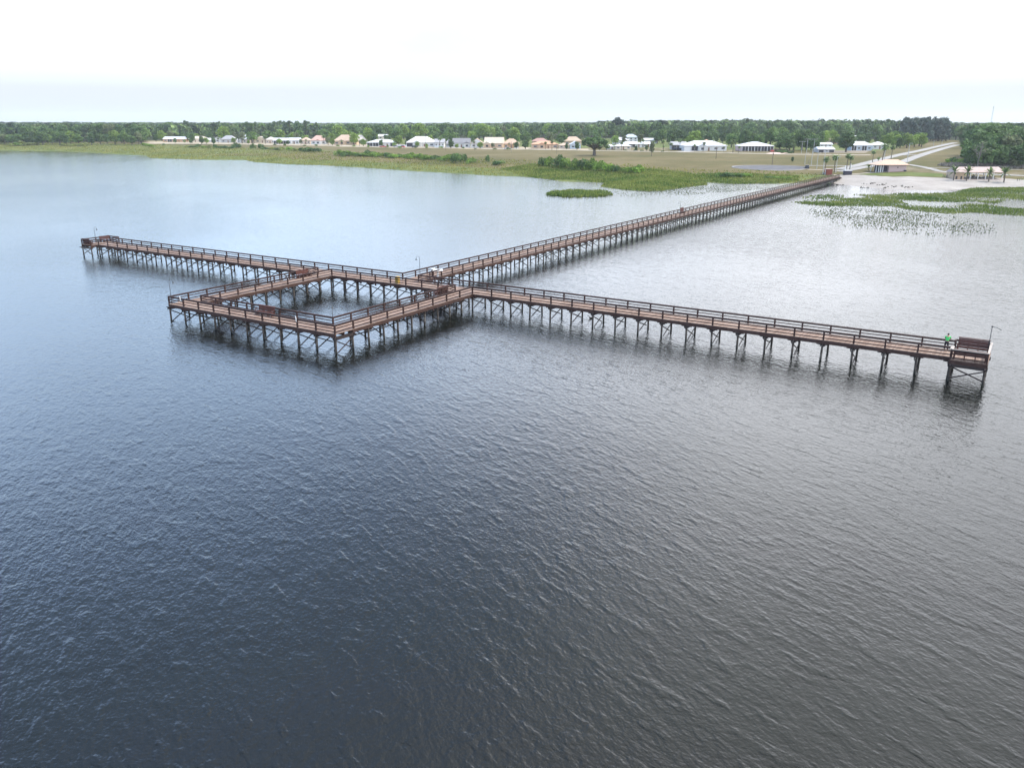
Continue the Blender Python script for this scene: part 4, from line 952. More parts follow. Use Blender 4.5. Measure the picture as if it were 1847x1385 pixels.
# poles
def pole(px, base, top, label, m='pole_wood', kind='utility', group='poles'):
    x, y, z = ground(px, base); h = (base - top) * y / 1460; nm = 'utility_pole' if kind == 'utility' else 'street_lamp'
    t = empty(nm, (x, y, z), R(random.uniform(-12, 12)), label, 'pole' if kind == 'utility' else 'street lamp', group); r = .17 if kind == 'utility' else .13
    MB().tube([(0, 0, -.5), (0, 0, h)], [r, r * .7], 8).build('pole', [m], t)
    if kind == 'utility': MB().bar((-1.1, -.12, h - .5), (1.1, -.12, h - .5), .12, .12).box(-.25, .25, -.4, -.2, h - 1.6, h - .8).build('crossarm', [m], t)
    elif kind == 'tee': MB().bar((-1.7, 0, h + .05), (1.7, 0, h + .05), .22, .14).box(-1.9, -1.2, -.2, .2, h - .1, h + .12).box(1.2, 1.9, -.2, .2, h - .1, h + .12).build('lamp_head', [m], t)
    else: MB().tube([(0, 0, h - .1), (.5, 0, h + .15), (1.1, 0, h + .12)], .06, 6).box(.9, 1.5, -.14, .14, h + .03, h + .17).build('lamp_head', [m], t)
GP = 'poles standing about the field and street'
for a in ((768, 266.5, 242, 'utility pole before the big pale metal-roofed house'), (804.3, 272, 255.5, 'short utility pole before the small grey cottage'), (856.5, 272, 256, 'short utility pole before the steep white gable'),
          (1291.3, 287, 266.5, 'dark pole alone in the field before the largest white house'), (1392.5, 299, 276, 'thin pole beyond the turning circle')): pole(*a, group=GP)
for a in ((1445.5, 277, 257.5, 'pale double-headed lamp pole, shortest of three before the dark trees'), (1454.5, 277, 253.5, 'pale double-headed lamp pole, middle of three before the dark trees'), (1467, 277, 253.5, 'pale double-headed lamp pole beside the long low white building')): pole(*a, m='pole_grey', kind='tee', group=GP)
for a in ((1451.5, 297, 278.5, 'slim lamp pole behind the parked dark car'), (1463, 299.5, 272, 'slim lamp pole right of the parked dark car'), (1473, 305, 279, 'slim lamp pole between the circle and the kiosk'), (1484.2, 314.5, 266, 'tall grey lamp pole left of the brick kiosk'),
          (1507.5, 312, 285, 'slim lamp pole between the kiosk and the dark enclosure'), (1635.5, 297.5, 262, 'tall lamp pole at the corner of the pink pavilion'), (1594, 293, 266, 'lamp pole on the boulevard verge by the palms'), (1683.5, 263.3, 254.5, 'far lamp pole beside the boulevard, left one'), (1698.3, 262.3, 254, 'far lamp pole beside the boulevard, right one')): pole(*a, m='pole_grey', kind='lamp', group=GP)
for p_, b_, lab in ((1524.5, 308, 'white bollard post by the road bend behind the enclosure'), (1534, 304.5, 'white marker post at the boulevard start')):
    x, y, z = ground(p_, b_); t = empty('marker_post', (x, y, z), 0, lab, 'post', 'white marker posts'); MB().box(-.14, .14, -.14, .14, -.3, 2.1).build('post', ['trim'], t); MB().box(-.17, .17, -.17, .17, 2.102, 2.2).build('cap', ['trim'], t)

# vehicles: body, cabin glass, wheels
def car(px, base, label, m, kind='car', rz=0.0):
    x, y, z = ground(px, base); t = empty('parked_car' if kind != 'pickup' else 'pickup_truck', (x, y, z + .08), rz, label, 'car' if kind != 'pickup' else 'pickup truck', 'cars parked about the park and street')
    L, Wd = (4.7, 1.85) if kind == 'car' else (5.6, 1.95); hb = .95; prof = [(-L / 2, .32), (-L / 2, .8), (-L / 2 + .15, hb)]
    prof += [(L / 2 - 1.2, hb), (L / 2 - .1, .82), (L / 2, .6), (L / 2, .32)]
    n = len(prof); P = [(a, -Wd / 2, b) for a, b in prof] + [(a, Wd / 2, b) for a, b in prof]
    body = MB().poly(P, [tuple(range(n)), tuple(range(2 * n - 1, n - 1, -1))] + [(i, i + n, (i + 1) % n + n, (i + 1) % n) for i in range(n)]).build('body', [m], t)
    c0, c1 = (-L / 2 + .3, L / 2 - 1.35) if kind == 'car' else (-.6, L / 2 - 1.35)
    P = [(c0, -Wd / 2 + .06, hb + .002), (c1, -Wd / 2 + .06, hb + .002), (c1, Wd / 2 - .06, hb + .002), (c0, Wd / 2 - .06, hb + .002), (c0 + .35, -Wd / 2 + .22, 1.55), (c1 - .75, -Wd / 2 + .22, 1.55), (c1 - .75, Wd / 2 - .22, 1.55), (c0 + .35, Wd / 2 - .22, 1.55)]
    MB().quadbox(P).build('windows', ['glass'], t); MB().box(c0 + .33, c1 - .73, -Wd / 2 + .2, Wd / 2 - .2, 1.552, 1.62).build('roof', [m], t)
    if kind == 'pickup': MB().box(-L / 2 + .15, -.75, -Wd / 2 + .12, Wd / 2 - .12, hb + .003, hb + .02).build('truck_bed', ['dark_open'], t)
    for sx in (-1, 1):
        for sy in (-1, 1):
            w_ = MB().tube([(sx * L * .31, sy * (Wd / 2 - .2), .33), (sx * L * .31, sy * (Wd / 2 + .01), .33)], .34, 14).build('wheel', ['tyre'], t)
            MB().tube([(sx * L * .31, sy * (Wd / 2 + .012), .33), (sx * L * .31, sy * (Wd / 2 + .02), .33)], .2, 10).build('rim', ['pole_grey'], w_)
    for sy in (-1, 1):
        MB().box(L / 2 - .02, L / 2 + .012, sy * .62 - .18, sy * .62 + .18, .58, .7).build('headlight', ['trim'], t)
car(1455, 304.5, 'dark blue car parked at the rim of the turning circle', 'car_dark', rz=R(75))
car(691, 266.3, 'red pickup parked before the long low white house', 'car_red', 'pickup', R(5))
car(725.5, 266.6, 'red car parked left of the big carport house', 'car_red', rz=R(160))
car(714.5, 266.4, 'silver car parked next to the red car on the pale verge', 'car_silver', rz=R(5))
car(748, 266.8, 'dark car under the carport front of the pale metal-roofed house', 'car_dark', rz=R(10))
car(915, 269.8, 'white pickup parked before the orange-walled house', 'car_white', 'pickup', R(4))
car(1392, 274.7, 'red car beside the pyramid-roofed house', 'car_red', rz=R(80))
car(1218, 271.3, 'dark car parked before the grey carport house', 'car_dark', rz=R(70))

# ------------------------------------------------------------------ trees that can be told apart
plant('greatoak', 1072, 280.8, 246.5, 'great dark spreading oak standing alone in the brown field', wide=1.05)
plant('bare', 1004, 278, 258.5, 'leaning bare little tree in the field before the long orange roof', 'small field trees', .7)
plant('bare', 922.5, 276, 255, 'thin bare sapling in the field before the orange-walled house', 'small field trees', .5)
plant('olive', 1175, 282, 257, 'thin pale tree in the field right of the great oak', 'small field trees', .55)
plant('bare', 1458, 301, 288, 'small yellowish sapling behind the dark parked car', 'small field trees', .6)
plant('dense', 1429, 292.5, 283.5, 'little dark tree beyond the turning circle', 'small field trees', .9)
for a in ((1268, 274, 257, 'palm before the middle of the largest white house'), (1252.5, 273.8, 261, 'short palm before the left half of the largest white house'), (1305, 275, 265, 'small palm at the right end of the largest white house'), (1322, 275.8, 253, 'tall palm between the two big white houses'),
          (1332, 276.5, 264.5, 'yellowish small palm left of the pyramid-roofed house'), (1226, 271, 251.5, 'palm above the grey carport house'), (1160, 266, 252, 'palm beside the white cottage'), (1196, 270, 253.5, 'palm at the lawn end before the dark trees'), (1196.5, 272.8, 263.5, 'small palm on the street edge of the lawn'),
          (1487.3, 314, 284, 'palm just left of the brick kiosk'), (1504.5, 311, 280.5, 'slender palm right of the brick kiosk'), (1527, 305, 278.5, 'palm with a full head above the dark enclosure'), (1532.5, 306.5, 281.5, 'shorter palm pair mate above the dark enclosure'),
          (1573.5, 293, 272.5, 'palm on the verge left of the boulevard'), (1590, 296, 261, 'tallest palm behind the pink pavilion'), (1583, 298.5, 284, 'low palm behind the pavilion roof'), (1607, 287.5, 263.5, 'palm on the median before the dark tree stand'), (1574, 307.5, 293, 'short palm left of the pavilion porch'), (1398, 274, 259.5, 'palm beside the brown board fence'), (1431, 276, 259, 'palm before the dark tree clump')):
    plant('palm', *a, group='palms about the park and houses', cat='palm')
plant('youngpalm', 1566.5, 308.5, 298.5, 'small spiky palm at the path to the pavilion', 'palms about the park and houses', cat='palm')
for a in ((1719.5, 326, 303, 'first young palm of four before the shelter, nearest the bollards'), (1743, 326.6, 303.5, 'leaning young palm of four before the shelter tan wall'), (1783, 328, 306, 'young palm of four before the shelter picnic bays'), (1810.5, 329.5, 305, 'young palm of four at the far right end of the shelter')):
    plant('youngpalm', *a, group='four young palms on the beach', cat='palm', wide=.85)
plant('bare', 1762.5, 304.5, 256.5, 'tall bare grey tree at the front of the dark wood', wide=1.0)
plant('bright', 405, 256.5, 229, 'large bright green round tree behind the big grey hip roof')
plant('bright', 1251, 268, 237.5, 'large bright green round oak left above the largest white house', wide=1.15)
plant('dense', 1525.5, 274.5, 237.5, 'dark green broad tree left of the blue-grey house', wide=1.15)
plant('bright', 719, 264, 245.5, 'small yellow-green round tree between the long low house and the carport house', wide=1.1)
plant('shrub' if 0 else 'olive', 592, 262, 248, 'bushy pale tree between the salmon roof and the tan house', wide=1.1)
plant('bright', 665, 259, 231.5, 'fresh green tree behind the tan peaked house', wide=.9)
plant('dense', 672, 259, 238, 'dark tree over the long low white roof', wide=1.2)
plant('bright', 756, 256, 223.8, 'big pale green tree behind the carport house', wide=1.2)
plant('bright', 852, 258, 238.5, 'round glossy green tree behind the dark-shingled house')
plant('bright', 928, 257, 231, 'full mid-green tree behind the orange-walled house', wide=1.1)
plant('bare', 1010, 259, 237, 'greyish leafless tree behind the long orange roof', wide=1.3)
plant('casuarina', 1111, 250, 214.5, 'very dark tall conifer rising above the wood line', wide=1.9)
plant('casuarina', 1119, 250, 217.5, 'dark conifer beside the tallest one above the wood line', wide=1.9)
plant('olive', 1826, 304, 287.5, 'pale low bush tree at the right edge of the dark wood', wide=1.4)

def trees(n, x0, x1, b0, b1, h0, h1, mix, rel, group, wide=(.85, 1.2), ref=True, top=None):
    kinds = list(mix); wts = [mix[k] for k in kinds]
    for i in range(n):
        px = x0 + (x1 - x0) * (i + random.uniform(.1, .9)) / n; base = random.uniform(b0, b1); kind = random.choices(kinds, wts)[0]
        x, y, z = ground(px, base); h = random.uniform(h0, h1)
        if kind in ('pine', 'casuarina'): h *= 1.08
        if top: h = min(h, (base - random.uniform(*top)) * y / 1460)
        lab = f"{LOOK[kind]} {rel}" + (f" {near_ref(px)}" if ref else '')
        plant(kind, px, base, base - h * 1460 / y, lab, group, random.uniform(*wide))
# left shore wood
GL = 'trees on the far left shore'
trees(26, -30, 268, 255, 258.5, 15, 19, dict(dense=4, oak=3, pine=2, olive=1), 'in the back row of the left shore wood', GL, ref=False)
trees(22, -20, 266, 259.5, 262.5, 8, 14, dict(dense=3, oak=4, bright=1, olive=1), 'in the front row of the left shore wood', GL, ref=False)
# behind the houses
GH = 'trees behind the lakefront houses'
trees(30, 262, 560, 247.5, 252.5, 15.5, 19.5, dict(pine=5, dense=3, oak=2, olive=1), 'well behind the', GH)
trees(20, 270, 600, 253.5, 256, 7, 12, dict(dense=3, oak=3, bright=1, olive=2, palm=1), 'just behind the', GH)
trees(30, 560, 880, 248, 254, 13, 17.5, dict(dense=4, oak=3, pine=1, bright=2), 'well behind the', GH)
trees(16, 590, 960, 255.5, 260, 7, 12, dict(dense=3, oak=3, bright=2, palm=1), 'just behind the', GH)
trees(24, 880, 1110, 248, 254, 13, 18, dict(oak=4, bright=2, dense=2, olive=1), 'well behind the', GH)
trees(16, 960, 1215, 256, 262, 6, 10, dict(oak=3, bright=1, olive=2, palm=2), 'just behind the', GH)
trees(26, 1105, 1340, 249, 256, 14, 19, dict(dense=6, oak=3, pine=1), 'well behind the', GH)
trees(14, 1180, 1330, 257, 264, 8, 13, dict(dense=4, oak=3, olive=1), 'just behind the', GH)
trees(14, 1312, 1480, 262, 268, 9, 14, dict(dense=4, oak=4, bright=1), 'just behind the', GH)
trees(8, 1402, 1474, 270, 274, 9.5, 13.5, dict(dense=5, oak=1), 'in the dark clump beside the', GH, wide=(1.0, 1.3))
trees(22, 1340, 1625, 249, 256, 15, 19, dict(dense=5, oak=2, pine=1), 'well behind the', GH)
trees(14, 1478, 1625, 259, 263, 7, 12, dict(oak=3, bright=2, dense=2), 'just behind the', GH)
YL = [(270, 257.6), (560, 261), (700, 265), (880, 268), (1100, 271.5), (1210, 272.5), (1330, 274.5)]
def yline(px): return float(np.interp(px, [a for a, b_ in YL], [b_ for a, b_ in YL]))
for i in range(44):
    px = 300 + 915 * (i + random.uniform(.1, .9)) / 44; kind = random.choices(['palm', 'olive', 'dense', 'bright'], [5, 3, 4, 3])[0]; b0 = yline(px) + random.uniform(-.6, 1.0)
    y = ground(px, b0)[1]; h = random.uniform(3.2, 6.5) * (1.25 if kind == 'palm' else 1)
    plant(kind, px, b0, b0 - h * 1460 / y, f"small {LOOK[kind]} before the {near_ref(px)}", 'yard trees before the lakefront houses', random.uniform(.9, 1.3))
trees(26, 330, 960, 256.5, 262, 7, 11, dict(dense=3, oak=4, bright=2, olive=1), 'standing by the', GH)
trees(9, 1596, 1668, 262, 268, 7, 12, dict(bright=4, oak=3, dense=1), 'on the grassy lot left of the boulevard', 'trees on the lots by the boulevard', ref=False)
trees(24, 1622, 1707, 254, 256, 18, 21, dict(casuarina=1), 'in the tall dark stand left of the boulevard end', 'casuarinas in the tall stand', (1.0, 1.3), False)
trees(18, 1626, 1706, 250.5, 252, 20, 22, dict(casuarina=1), 'at the back of the tall dark stand left of the boulevard end', 'casuarinas in the tall stand', (1.1, 1.5), False)
trees(8, 1704, 1740, 250, 254, 13, 17, dict(dense=2, casuarina=1, oak=1), 'closing the far end of the boulevard', 'trees at the boulevard end', ref=False)
# dark wood on the right
GW = 'trees of the dark wood by the beach'
trees(14, 1742, 1862, 301.5, 303.5, 8, 13, dict(dense=6, olive=2), 'in the front rank of the dark wood by the beach', GW, (.95, 1.3), False)
trees(16, 1748, 1870, 290, 297, 11, 16, dict(dense=5, oak=1, olive=2), 'in the second rank of the dark wood by the beach', GW, ref=False)
trees(18, 1738, 1880, 277, 287, 12, 17, dict(dense=4, oak=2, olive=2, pine=1), 'in the third rank of the dark wood by the beach', GW, ref=False)
trees(20, 1734, 1890, 262, 273, 13, 17, dict(dense=3, oak=4, olive=2), 'at the back of the dark wood by the beach', GW, ref=False)

# ------------------------------------------------------------------ shrubs
GS = 'shrubs on the marsh bank and field edge'
def shrubs(n, x0, x1, y0, y1, h, w, kinds, rel, ref=True):
    for i in range(n):
        t = (i + random.uniform(.2, .8)) / n; px = x0 + (x1 - x0) * t; b = y0 + (y1 - y0) * t + random.uniform(-.8, .8); k = random.choice(kinds); hh = random.uniform(*h)
        look = dict(shrub='green rounded shrub', shrubdark='dark green shrub', shrubyellow='yellow-green shrub')[k]
        shrub(k, px, b, b - hh, random.uniform(*w), f"{look} {rel}" + (f" {near_ref(px)}" if ref else ''), GS)
BELOW = 'on the bank below the'
shrubs(6, 22, 60, 263, 263, (5, 9), (14, 24), ['shrubyellow', 'shrub'], 'at the foot of the left shore wood', False)
shrubs(4, 112, 160, 263.5, 264, (4, 8), (16, 24), ['shrubyellow'], 'at the foot of the left shore wood', False)
shrubs(3, 258, 278, 264, 267, (4, 7), (10, 18), ['shrubyellow', 'shrub'], BELOW)
shrubs(8, 330, 420, 266, 268.5, (4, 7), (10, 20), ['shrubyellow', 'shrub', 'shrubdark'], BELOW)
for px, b, tp, w, k in ((426, 267.5, 257.5, 20, 'shrubdark'), (457, 269, 258.5, 12, 'shrubdark'), (471, 268, 257.5, 11, 'shrubdark'), (388, 265.5, 259, 8, 'shrubdark'), (296, 262.5, 258.5, 6, 'shrubdark')):
    shrub(k, px, b, tp, w, f"upright dark shrub {BELOW} {near_ref(px)}", GS)
shrubs(7, 475, 545, 270, 273, (4, 8), (12, 22), ['shrub', 'shrubyellow', 'shrubdark'], BELOW)
shrubs(4, 548, 575, 274, 275, (6, 9), (14, 22), ['shrubdark', 'shrub'], BELOW)
shrubs(9, 606, 690, 281, 283.5, (7, 12), (18, 30), ['shrub', 'shrubdark'], BELOW)
shrubs(10, 698, 800, 284, 289, (7, 12), (20, 32), ['shrub', 'shrubdark', 'shrub'], BELOW)
for px, b, tp, w, k in ((826, 294, 272, 24, 'shrubdark'), (836, 292, 275, 14, 'shrubdark'), (808, 291, 277.5, 24, 'shrub'), (850, 295.5, 284, 22, 'shrub'), (900, 297.5, 288, 26, 'shrubdark')):
    shrub(k, px, b, tp, w, f"{'big dark' if w < 25 and tp < 276 else 'rounded'} bush {BELOW} {near_ref(px)}", GS)
shrub('shrubdark', 879, 292.5, 276.5, 8, 'narrow upright dark bush standing alone above the marsh', GS)
for px, b, tp, w, k in ((979, 300.5, 280.5, 25, 'shrubdark'), (990, 301, 281, 22, 'shrub'), (1011, 303, 278.5, 30, 'shrubdark'), (1020, 304, 281, 24, 'shrub'), (1036, 306.5, 285.5, 28, 'shrub'), (1054, 307, 284.5, 30, 'shrubdark'), (1069, 308, 284.5, 28, 'shrub'), (1082, 309.5, 288, 24, 'shrub'), (1097, 311, 291, 24, 'shrub'), (1110, 311.5, 294, 18, 'shrubdark'), (1130, 312, 299, 22, 'shrub'), (1152, 312, 296.5, 26, 'shrub')):
    shrub(k, px, b, tp, w, f"{'dark' if k == 'shrubdark' else 'leafy green'} bush in the long shrub bank {'left of' if px < 1060 else 'right of'} the great oak's foot", GS)
shrubs(6, 1290, 1350, 319, 320.5, (6, 11), (18, 26), ['shrubdark', 'shrub'], 'in the low bank before the turning circle', False)
shrubs(4, 1380, 1425, 321, 323, (4, 6), (14, 20), ['shrub', 'shrubdark'], 'in the reeds beside the straight walkway', False)
shrubs(9, 1712, 1760, 293, 299.5, (8, 15), (16, 26), ['shrub', 'shrubdark'], 'on the field side of the dark wood', False)
shrubs(6, 1400, 1432, 276, 277, (4, 7), (9, 14), ['shrubdark'], 'hedging the brown board fence', False)
shrubs(5, 1120, 1200, 272, 273.5, (2, 4), (6, 10), ['shrubdark'], 'on the lawn before the', True)
shrubs(16, 480, 930, 262.5, 270.5, (2.5, 5), (5, 9), ['shrubdark', 'shrub'], 'in front of the', True)
shrub('shrubdark', 1495, 332.5, 329.5, 9, 'small dark bush on the beach under the straight walkway', GS)
shrub('shrubdark', 1505, 326, 323.5, 9, 'low dark scrub on the sand at the pier head', GS)

# ------------------------------------------------------------------ far wood as one mass
def far_forest():
    protos = []
    for s in range(5):
        g = np.random.default_rng(500 + s); L = lobes_round(g, 8, 3.6, 3.6, 8.6, 1.5, 2.5); v, t = leaf_cloud(L, 64, 1.25, g); protos.append((v, t))
    g = np.random.default_rng(520); PV = []; PT = []
    r = 1010.0
    while r < 5200:
        s = max(11.5, r / 88); n = int(2.0 * r / s)
        th = np.linspace(-1.0, 1.0, n) + g.uniform(-.4, .4, n) * s / r; rr = r + g.uniform(-.45, .45, n) * s
        X = rr * np.sin(th); Y = rr * np.cos(th)
        for x, y in zip(X, Y):
            pxx = 923.5 + F * x / (y * CP + 17 * SP)
            if pxx < -260 or pxx > 2150: continue
            if 1712 < pxx < 1729 and r < 1500: continue
            k = g.integers(5); v, t = protos[k]
            hb = 15.2 + 1.2 * math.sin(x * .004) + 1.0 * math.sin(y * .003 + 1) + (2.6 if 1080 < pxx < 1700 and r < 2600 else 0) + (1.2 if 300 < pxx < 460 and r < 1400 else 0)
            h = hb * g.uniform(.86, 1.1); h = h * (1 + .1 * (g.random() < .05)); sc = h / 10; wd = sc * max(1, s / 11.5) * g.uniform(.85, 1.15); a = g.uniform(0, 6.28); c_, s_ = math.cos(a), math.sin(a)
            q = np.empty_like(v); q[:, 0] = (v[:, 0] * c_ - v[:, 1] * s_) * wd + x; q[:, 1] = (v[:, 0] * s_ + v[:, 1] * c_) * wd + y; q[:, 2] = v[:, 2] * sc + 7.2
            PV.append(q.astype(np.float32)); PT.append((t * g.choice([.6, .8, 1.0, 1.15, 1.45])).astype(np.float32))
        r += s * .95
    # the wood behind the dark wood by the beach, and behind the left shore wood
    for (x0, x1, b0, b1, n, hh) in ((1745, 2050, 250, 262, 320, 14.5), (1890, 2100, 262, 300, 160, 14), (-250, 262, 250.5, 256, 260, 15.5)):
        for _ in range(n):
            x, y, z = ground(g.uniform(x0, x1), g.uniform(b0, b1)); k = g.integers(5); v, t = protos[k]; h = hh * g.uniform(.8, 1.12); sc = h / 10; wd = sc * g.uniform(.9, 1.3)
            a = g.uniform(0, 6.28); c_, s_ = math.cos(a), math.sin(a); q = np.empty_like(v); q[:, 0] = (v[:, 0] * c_ - v[:, 1] * s_) * wd + x; q[:, 1] = (v[:, 0] * s_ + v[:, 1] * c_) * wd + y; q[:, 2] = v[:, 2] * sc + z
            PV.append(q.astype(np.float32)); PT.append((t * g.uniform(.75, 1.25)).astype(np.float32))
    V = np.concatenate(PV); T = np.concatenate(PT); print('forest trees', len(PV), 'quads', len(T))
    tag(link('forest', np_mesh('forest', V, np.arange(len(V)).reshape(-1, 4), ['forest'], T)), 'far wood closing the horizon behind the houses', kind='stuff')
far_forest()

# ------------------------------------------------------------------ marsh reeds, lily pads
def scatter(poly_px, dens, cap, g, z=0.0):
    P = [at(*p, z) for p in poly_px]; A = np.array(P); lo, hi = A.min(0), A.max(0)
    n = int(min(cap, (hi - lo).prod() * dens)); xy = g.uniform(lo, hi, (n, 2)); k = inside(P, xy[:, 0], xy[:, 1])
    return xy[k]
def blades(xy, z, hlo, hhi, wlo, whi, g, tlo=.7, thi=1.3):
    n = len(xy); a = g.uniform(0, math.pi, n); h = g.uniform(hlo, hhi, n); w = g.uniform(wlo, whi, n); d = np.stack([np.cos(a), np.sin(a)], 1) * w[:, None] / 2
    tip = g.normal(size=(n, 2)) * h[:, None] * .22
    A = np.column_stack([xy - d, z - .15]); B = np.column_stack([xy + d, z - .15]); C = np.column_stack([xy + tip + d * .45, z + h]); D = np.column_stack([xy + tip - d * .55, z + h * g.uniform(.7, 1, n)])
    return np.stack([A, B, C, D], 1).reshape(-1, 3), g.uniform(tlo, thi, n)
g = np.random.default_rng(900)
def isle(pts): return [(1400 + a / 4.132, 300 + b / 4.132) for a, b in pts]
MARSH = [(-120, 270), (0, 271.6), (100, 272.6), (165, 275.6), (262, 280.6), (272, 285.6), (350, 288.1), (440, 288.6), (460, 292.6), (520, 296.6), (640, 301.6), (700, 305.6), (820, 312.6), (880, 316.6), (944, 318.6), (996, 323.6), (1065, 328.2), (1092, 329.6), (1086, 333.6), (1084, 337.2), (1124, 342.3), (1169, 345), (1197, 344), (1228, 338.8), (1276, 333.3), (1273, 328.8), (1325, 331.7), (1400, 331.2), (1470, 328.3), (1478, 323.5), (1400, 320), (1300, 320), (1200, 317), (1160, 313), (1000, 306), (900, 301), (840, 297), (700, 289), (600, 285), (520, 281), (440, 277), (300, 271), (150, 267), (0, 266), (-120, 266)]
xy = scatter(MARSH, .55, 400000, g); dd = shore_d(xy[:, 0], xy[:, 1]); keep = (dd > -1.5) & (g.uniform(size=len(xy)) < np.clip(1.15 - dd / 90, .12, 1)); xy = xy[keep]
zz = np.maximum(terrain(xy[:, 0], xy[:, 1]), 0); far = np.hypot(xy[:, 0], xy[:, 1]) / 300
v, t = blades(xy, zz, .25, .7, .3, .8, g, .86, 1.14); tag(link('marsh_grass', np_mesh('marsh_grass', v, np.arange(len(v)).reshape(-1, 4), ['reed'], t)), 'tall marsh grass along the left lake shore', kind='stuff')
ISL = [[(110, 268), (190, 262), (250, 240), (380, 232), (520, 240), (640, 236), (760, 226), (830, 246), (930, 262), (1000, 290), (1120, 300), (1240, 292), (1300, 296), (1420, 285), (1600, 292), (1740, 310), (1850, 318), (1990, 318), (1990, 385), (1847, 372), (1640, 360), (1490, 345), (1300, 355), (1100, 340), (950, 318), (860, 298), (700, 300), (500, 297), (350, 296), (200, 280)],
       [(600, 215), (740, 213), (860, 205), (960, 205), (1120, 207), (1300, 197), (1400, 178), (1440, 165), (1640, 160), (1847, 157), (1990, 157), (1990, 262), (1860, 255), (1760, 250), (1690, 262), (1660, 280), (1560, 275), (1500, 262), (1380, 268), (1250, 268), (1090, 262), (1000, 255), (860, 252), (760, 238)],
       [(170, 240), (250, 218), (400, 214), (500, 220), (515, 232), (430, 240), (300, 246)], [(745, 345), (800, 333), (870, 335), (885, 348), (820, 356)], [(560, 212), (640, 206), (700, 214), (640, 221)]]
AX = []
for i, P in enumerate(ISL): AX.append(scatter(isle(P), [5.0, 5.0, 2.2, 3.0, 1.6][i], 400000, g))
xy = np.concatenate(AX); c = np.sin(xy[:, 0] * .11) * np.sin(xy[:, 1] * .14 + 1) + g.normal(size=len(xy)) * .35; xy = xy[c > -.62]
v, t = blades(xy, np.zeros(len(xy)), .16, .46, .18, .42, g, .8, 1.2)
tall = np.repeat(.75 + .5 * (np.sin(xy[:, 0] * .13 + 2) * np.sin(xy[:, 1] * .3) > .1), 4); v[:, 2] *= tall
M['reed_lush'] = leafy('lush_reeds', (.06, .12, .016), (.20, .23, .05), .06, 0)
tag(link('reed_bed', np_mesh('reed_bed', v, np.arange(len(v)).reshape(-1, 4), ['reed_lush'], t)), 'lush green reed beds in the shallow water right of the pier', kind='stuff')
el = [(1045 + (58.5 + 3 * math.sin(a * 5) + 2 * math.sin(a * 11)) * math.cos(a), 350.3 + (5.6 + .7 * math.sin(a * 7 + 1) + .5 * math.sin(a * 13)) * math.sin(a)) for a in np.linspace(0, 6.28, 28)[:-1]]
xy = scatter(el, 5.0, 200000, g); v, t = blades(xy, np.zeros(len(xy)), .5, 1.0, .25, .55, g)
tag(link('reed_island', np_mesh('reed_island', v, np.arange(len(v)).reshape(-1, 4), ['reed_lush'], t)), 'oval island of green reeds left of the straight walkway', 'reed island', kind='thing')
# second lush strip on the left bank spit
SPIT = [(1084, 337), (1124, 342.4), (1169, 345), (1197, 344), (1228, 339), (1276, 333.4), (1272, 328.6), (1325, 332), (1400, 331), (1440, 329), (1440, 324), (1340, 323), (1250, 322), (1180, 318), (1110, 316), (1030, 312), (960, 308), (900, 312), (940, 318), (1000, 325), (1092, 330)]
xy = scatter(SPIT, 4.5, 300000, g); v, t = blades(xy, np.maximum(terrain(xy[:, 0], xy[:, 1]), 0), .25, .7, .2, .5, g)
tag(link('spit_reeds', np_mesh('spit_reeds', v, np.arange(len(v)).reshape(-1, 4), ['reed_lush'], t)), 'green reeds covering the low marsh spit', kind='stuff')
for P, n, dens in (([(1452, 384), (1470, 372), (1500, 370), (1620, 376), (1720, 390), (1790, 400), (1800, 425), (1730, 428), (1640, 425), (1560, 415), (1500, 408)], 'right', 2.6), ([(1100, 346), (1160, 344), (1230, 340), (1290, 334), (1400, 333), (1420, 338), (1330, 345), (1240, 352), (1200, 360), (1120, 356)], 'left', 1.6)):
    xy = scatter(P, dens, 60000, g); c = np.sin(xy[:, 0] * .23 + 1) * np.sin(xy[:, 1] * .17) + g.normal(size=len(xy)) * .5
    cx = xy.mean(0); sp = np.linalg.norm((xy - cx) / xy.std(0), axis=1); xy = xy[(c > -.55) & (g.uniform(size=len(xy)) < np.clip(2.1 - sp, .1, 1))]
    v, t = blades(xy, np.zeros(len(xy)), .05, .2, .2, .5, g, .7, 1.25)
    tag(link('lily_pads', np_mesh('lily_pads', v, np.arange(len(v)).reshape(-1, 4), ['lily'], t)), f'scattered lily pads on the water {n} of the straight walkway', kind='stuff')
# dark wrack and sparse reeds along the beach edge
WR = [(1516, 334.5, 7), (1566, 335, 12), (1590, 337, 8), (1638, 341, 7), (1610, 340, 18), (1560, 339, 10)]
xy = np.concatenate([scatter([(p - w, q - .8), (p + w, q - .8), (p + w, q + .6), (p - w, q + .6)], .9, 4000, g) for p, q, w in WR]); v, t = blades(xy, np.maximum(terrain(xy[:, 0], xy[:, 1]), 0), .1, .35, .4, .9, g, .5, .9)
M['wrack'] = leafy('wrack_weed', (.05, .045, .03), (.11, .09, .06), .2, 0)
tag(link('wrack', np_mesh('wrack', v, np.arange(len(v)).reshape(-1, 4), ['wrack'], t)), 'dark washed-up weed along the beach edge', kind='stuff')
# dry grey grass at the foot of the dark wood
P = [np.array(ground(*p)[:2]) for p in ((1690, 299), (1720, 297), (1860, 302), (1940, 306), (1940, 309), (1847, 305.5), (1720, 302.5))]; A = np.array(P)
xy = g.uniform(A.min(0), A.max(0), (9000, 2)); xy = xy[inside(P, xy[:, 0], xy[:, 1])]; v, t = blades(xy, terrain(xy[:, 0], xy[:, 1]), .5, 1.5, .3, .8, g)
tag(link('dry_grass', np_mesh('dry_grass', v, np.arange(len(v)).reshape(-1, 4), ['l_grey'], t)), 'tall dry grey grass at the foot of the dark wood', kind='stuff')

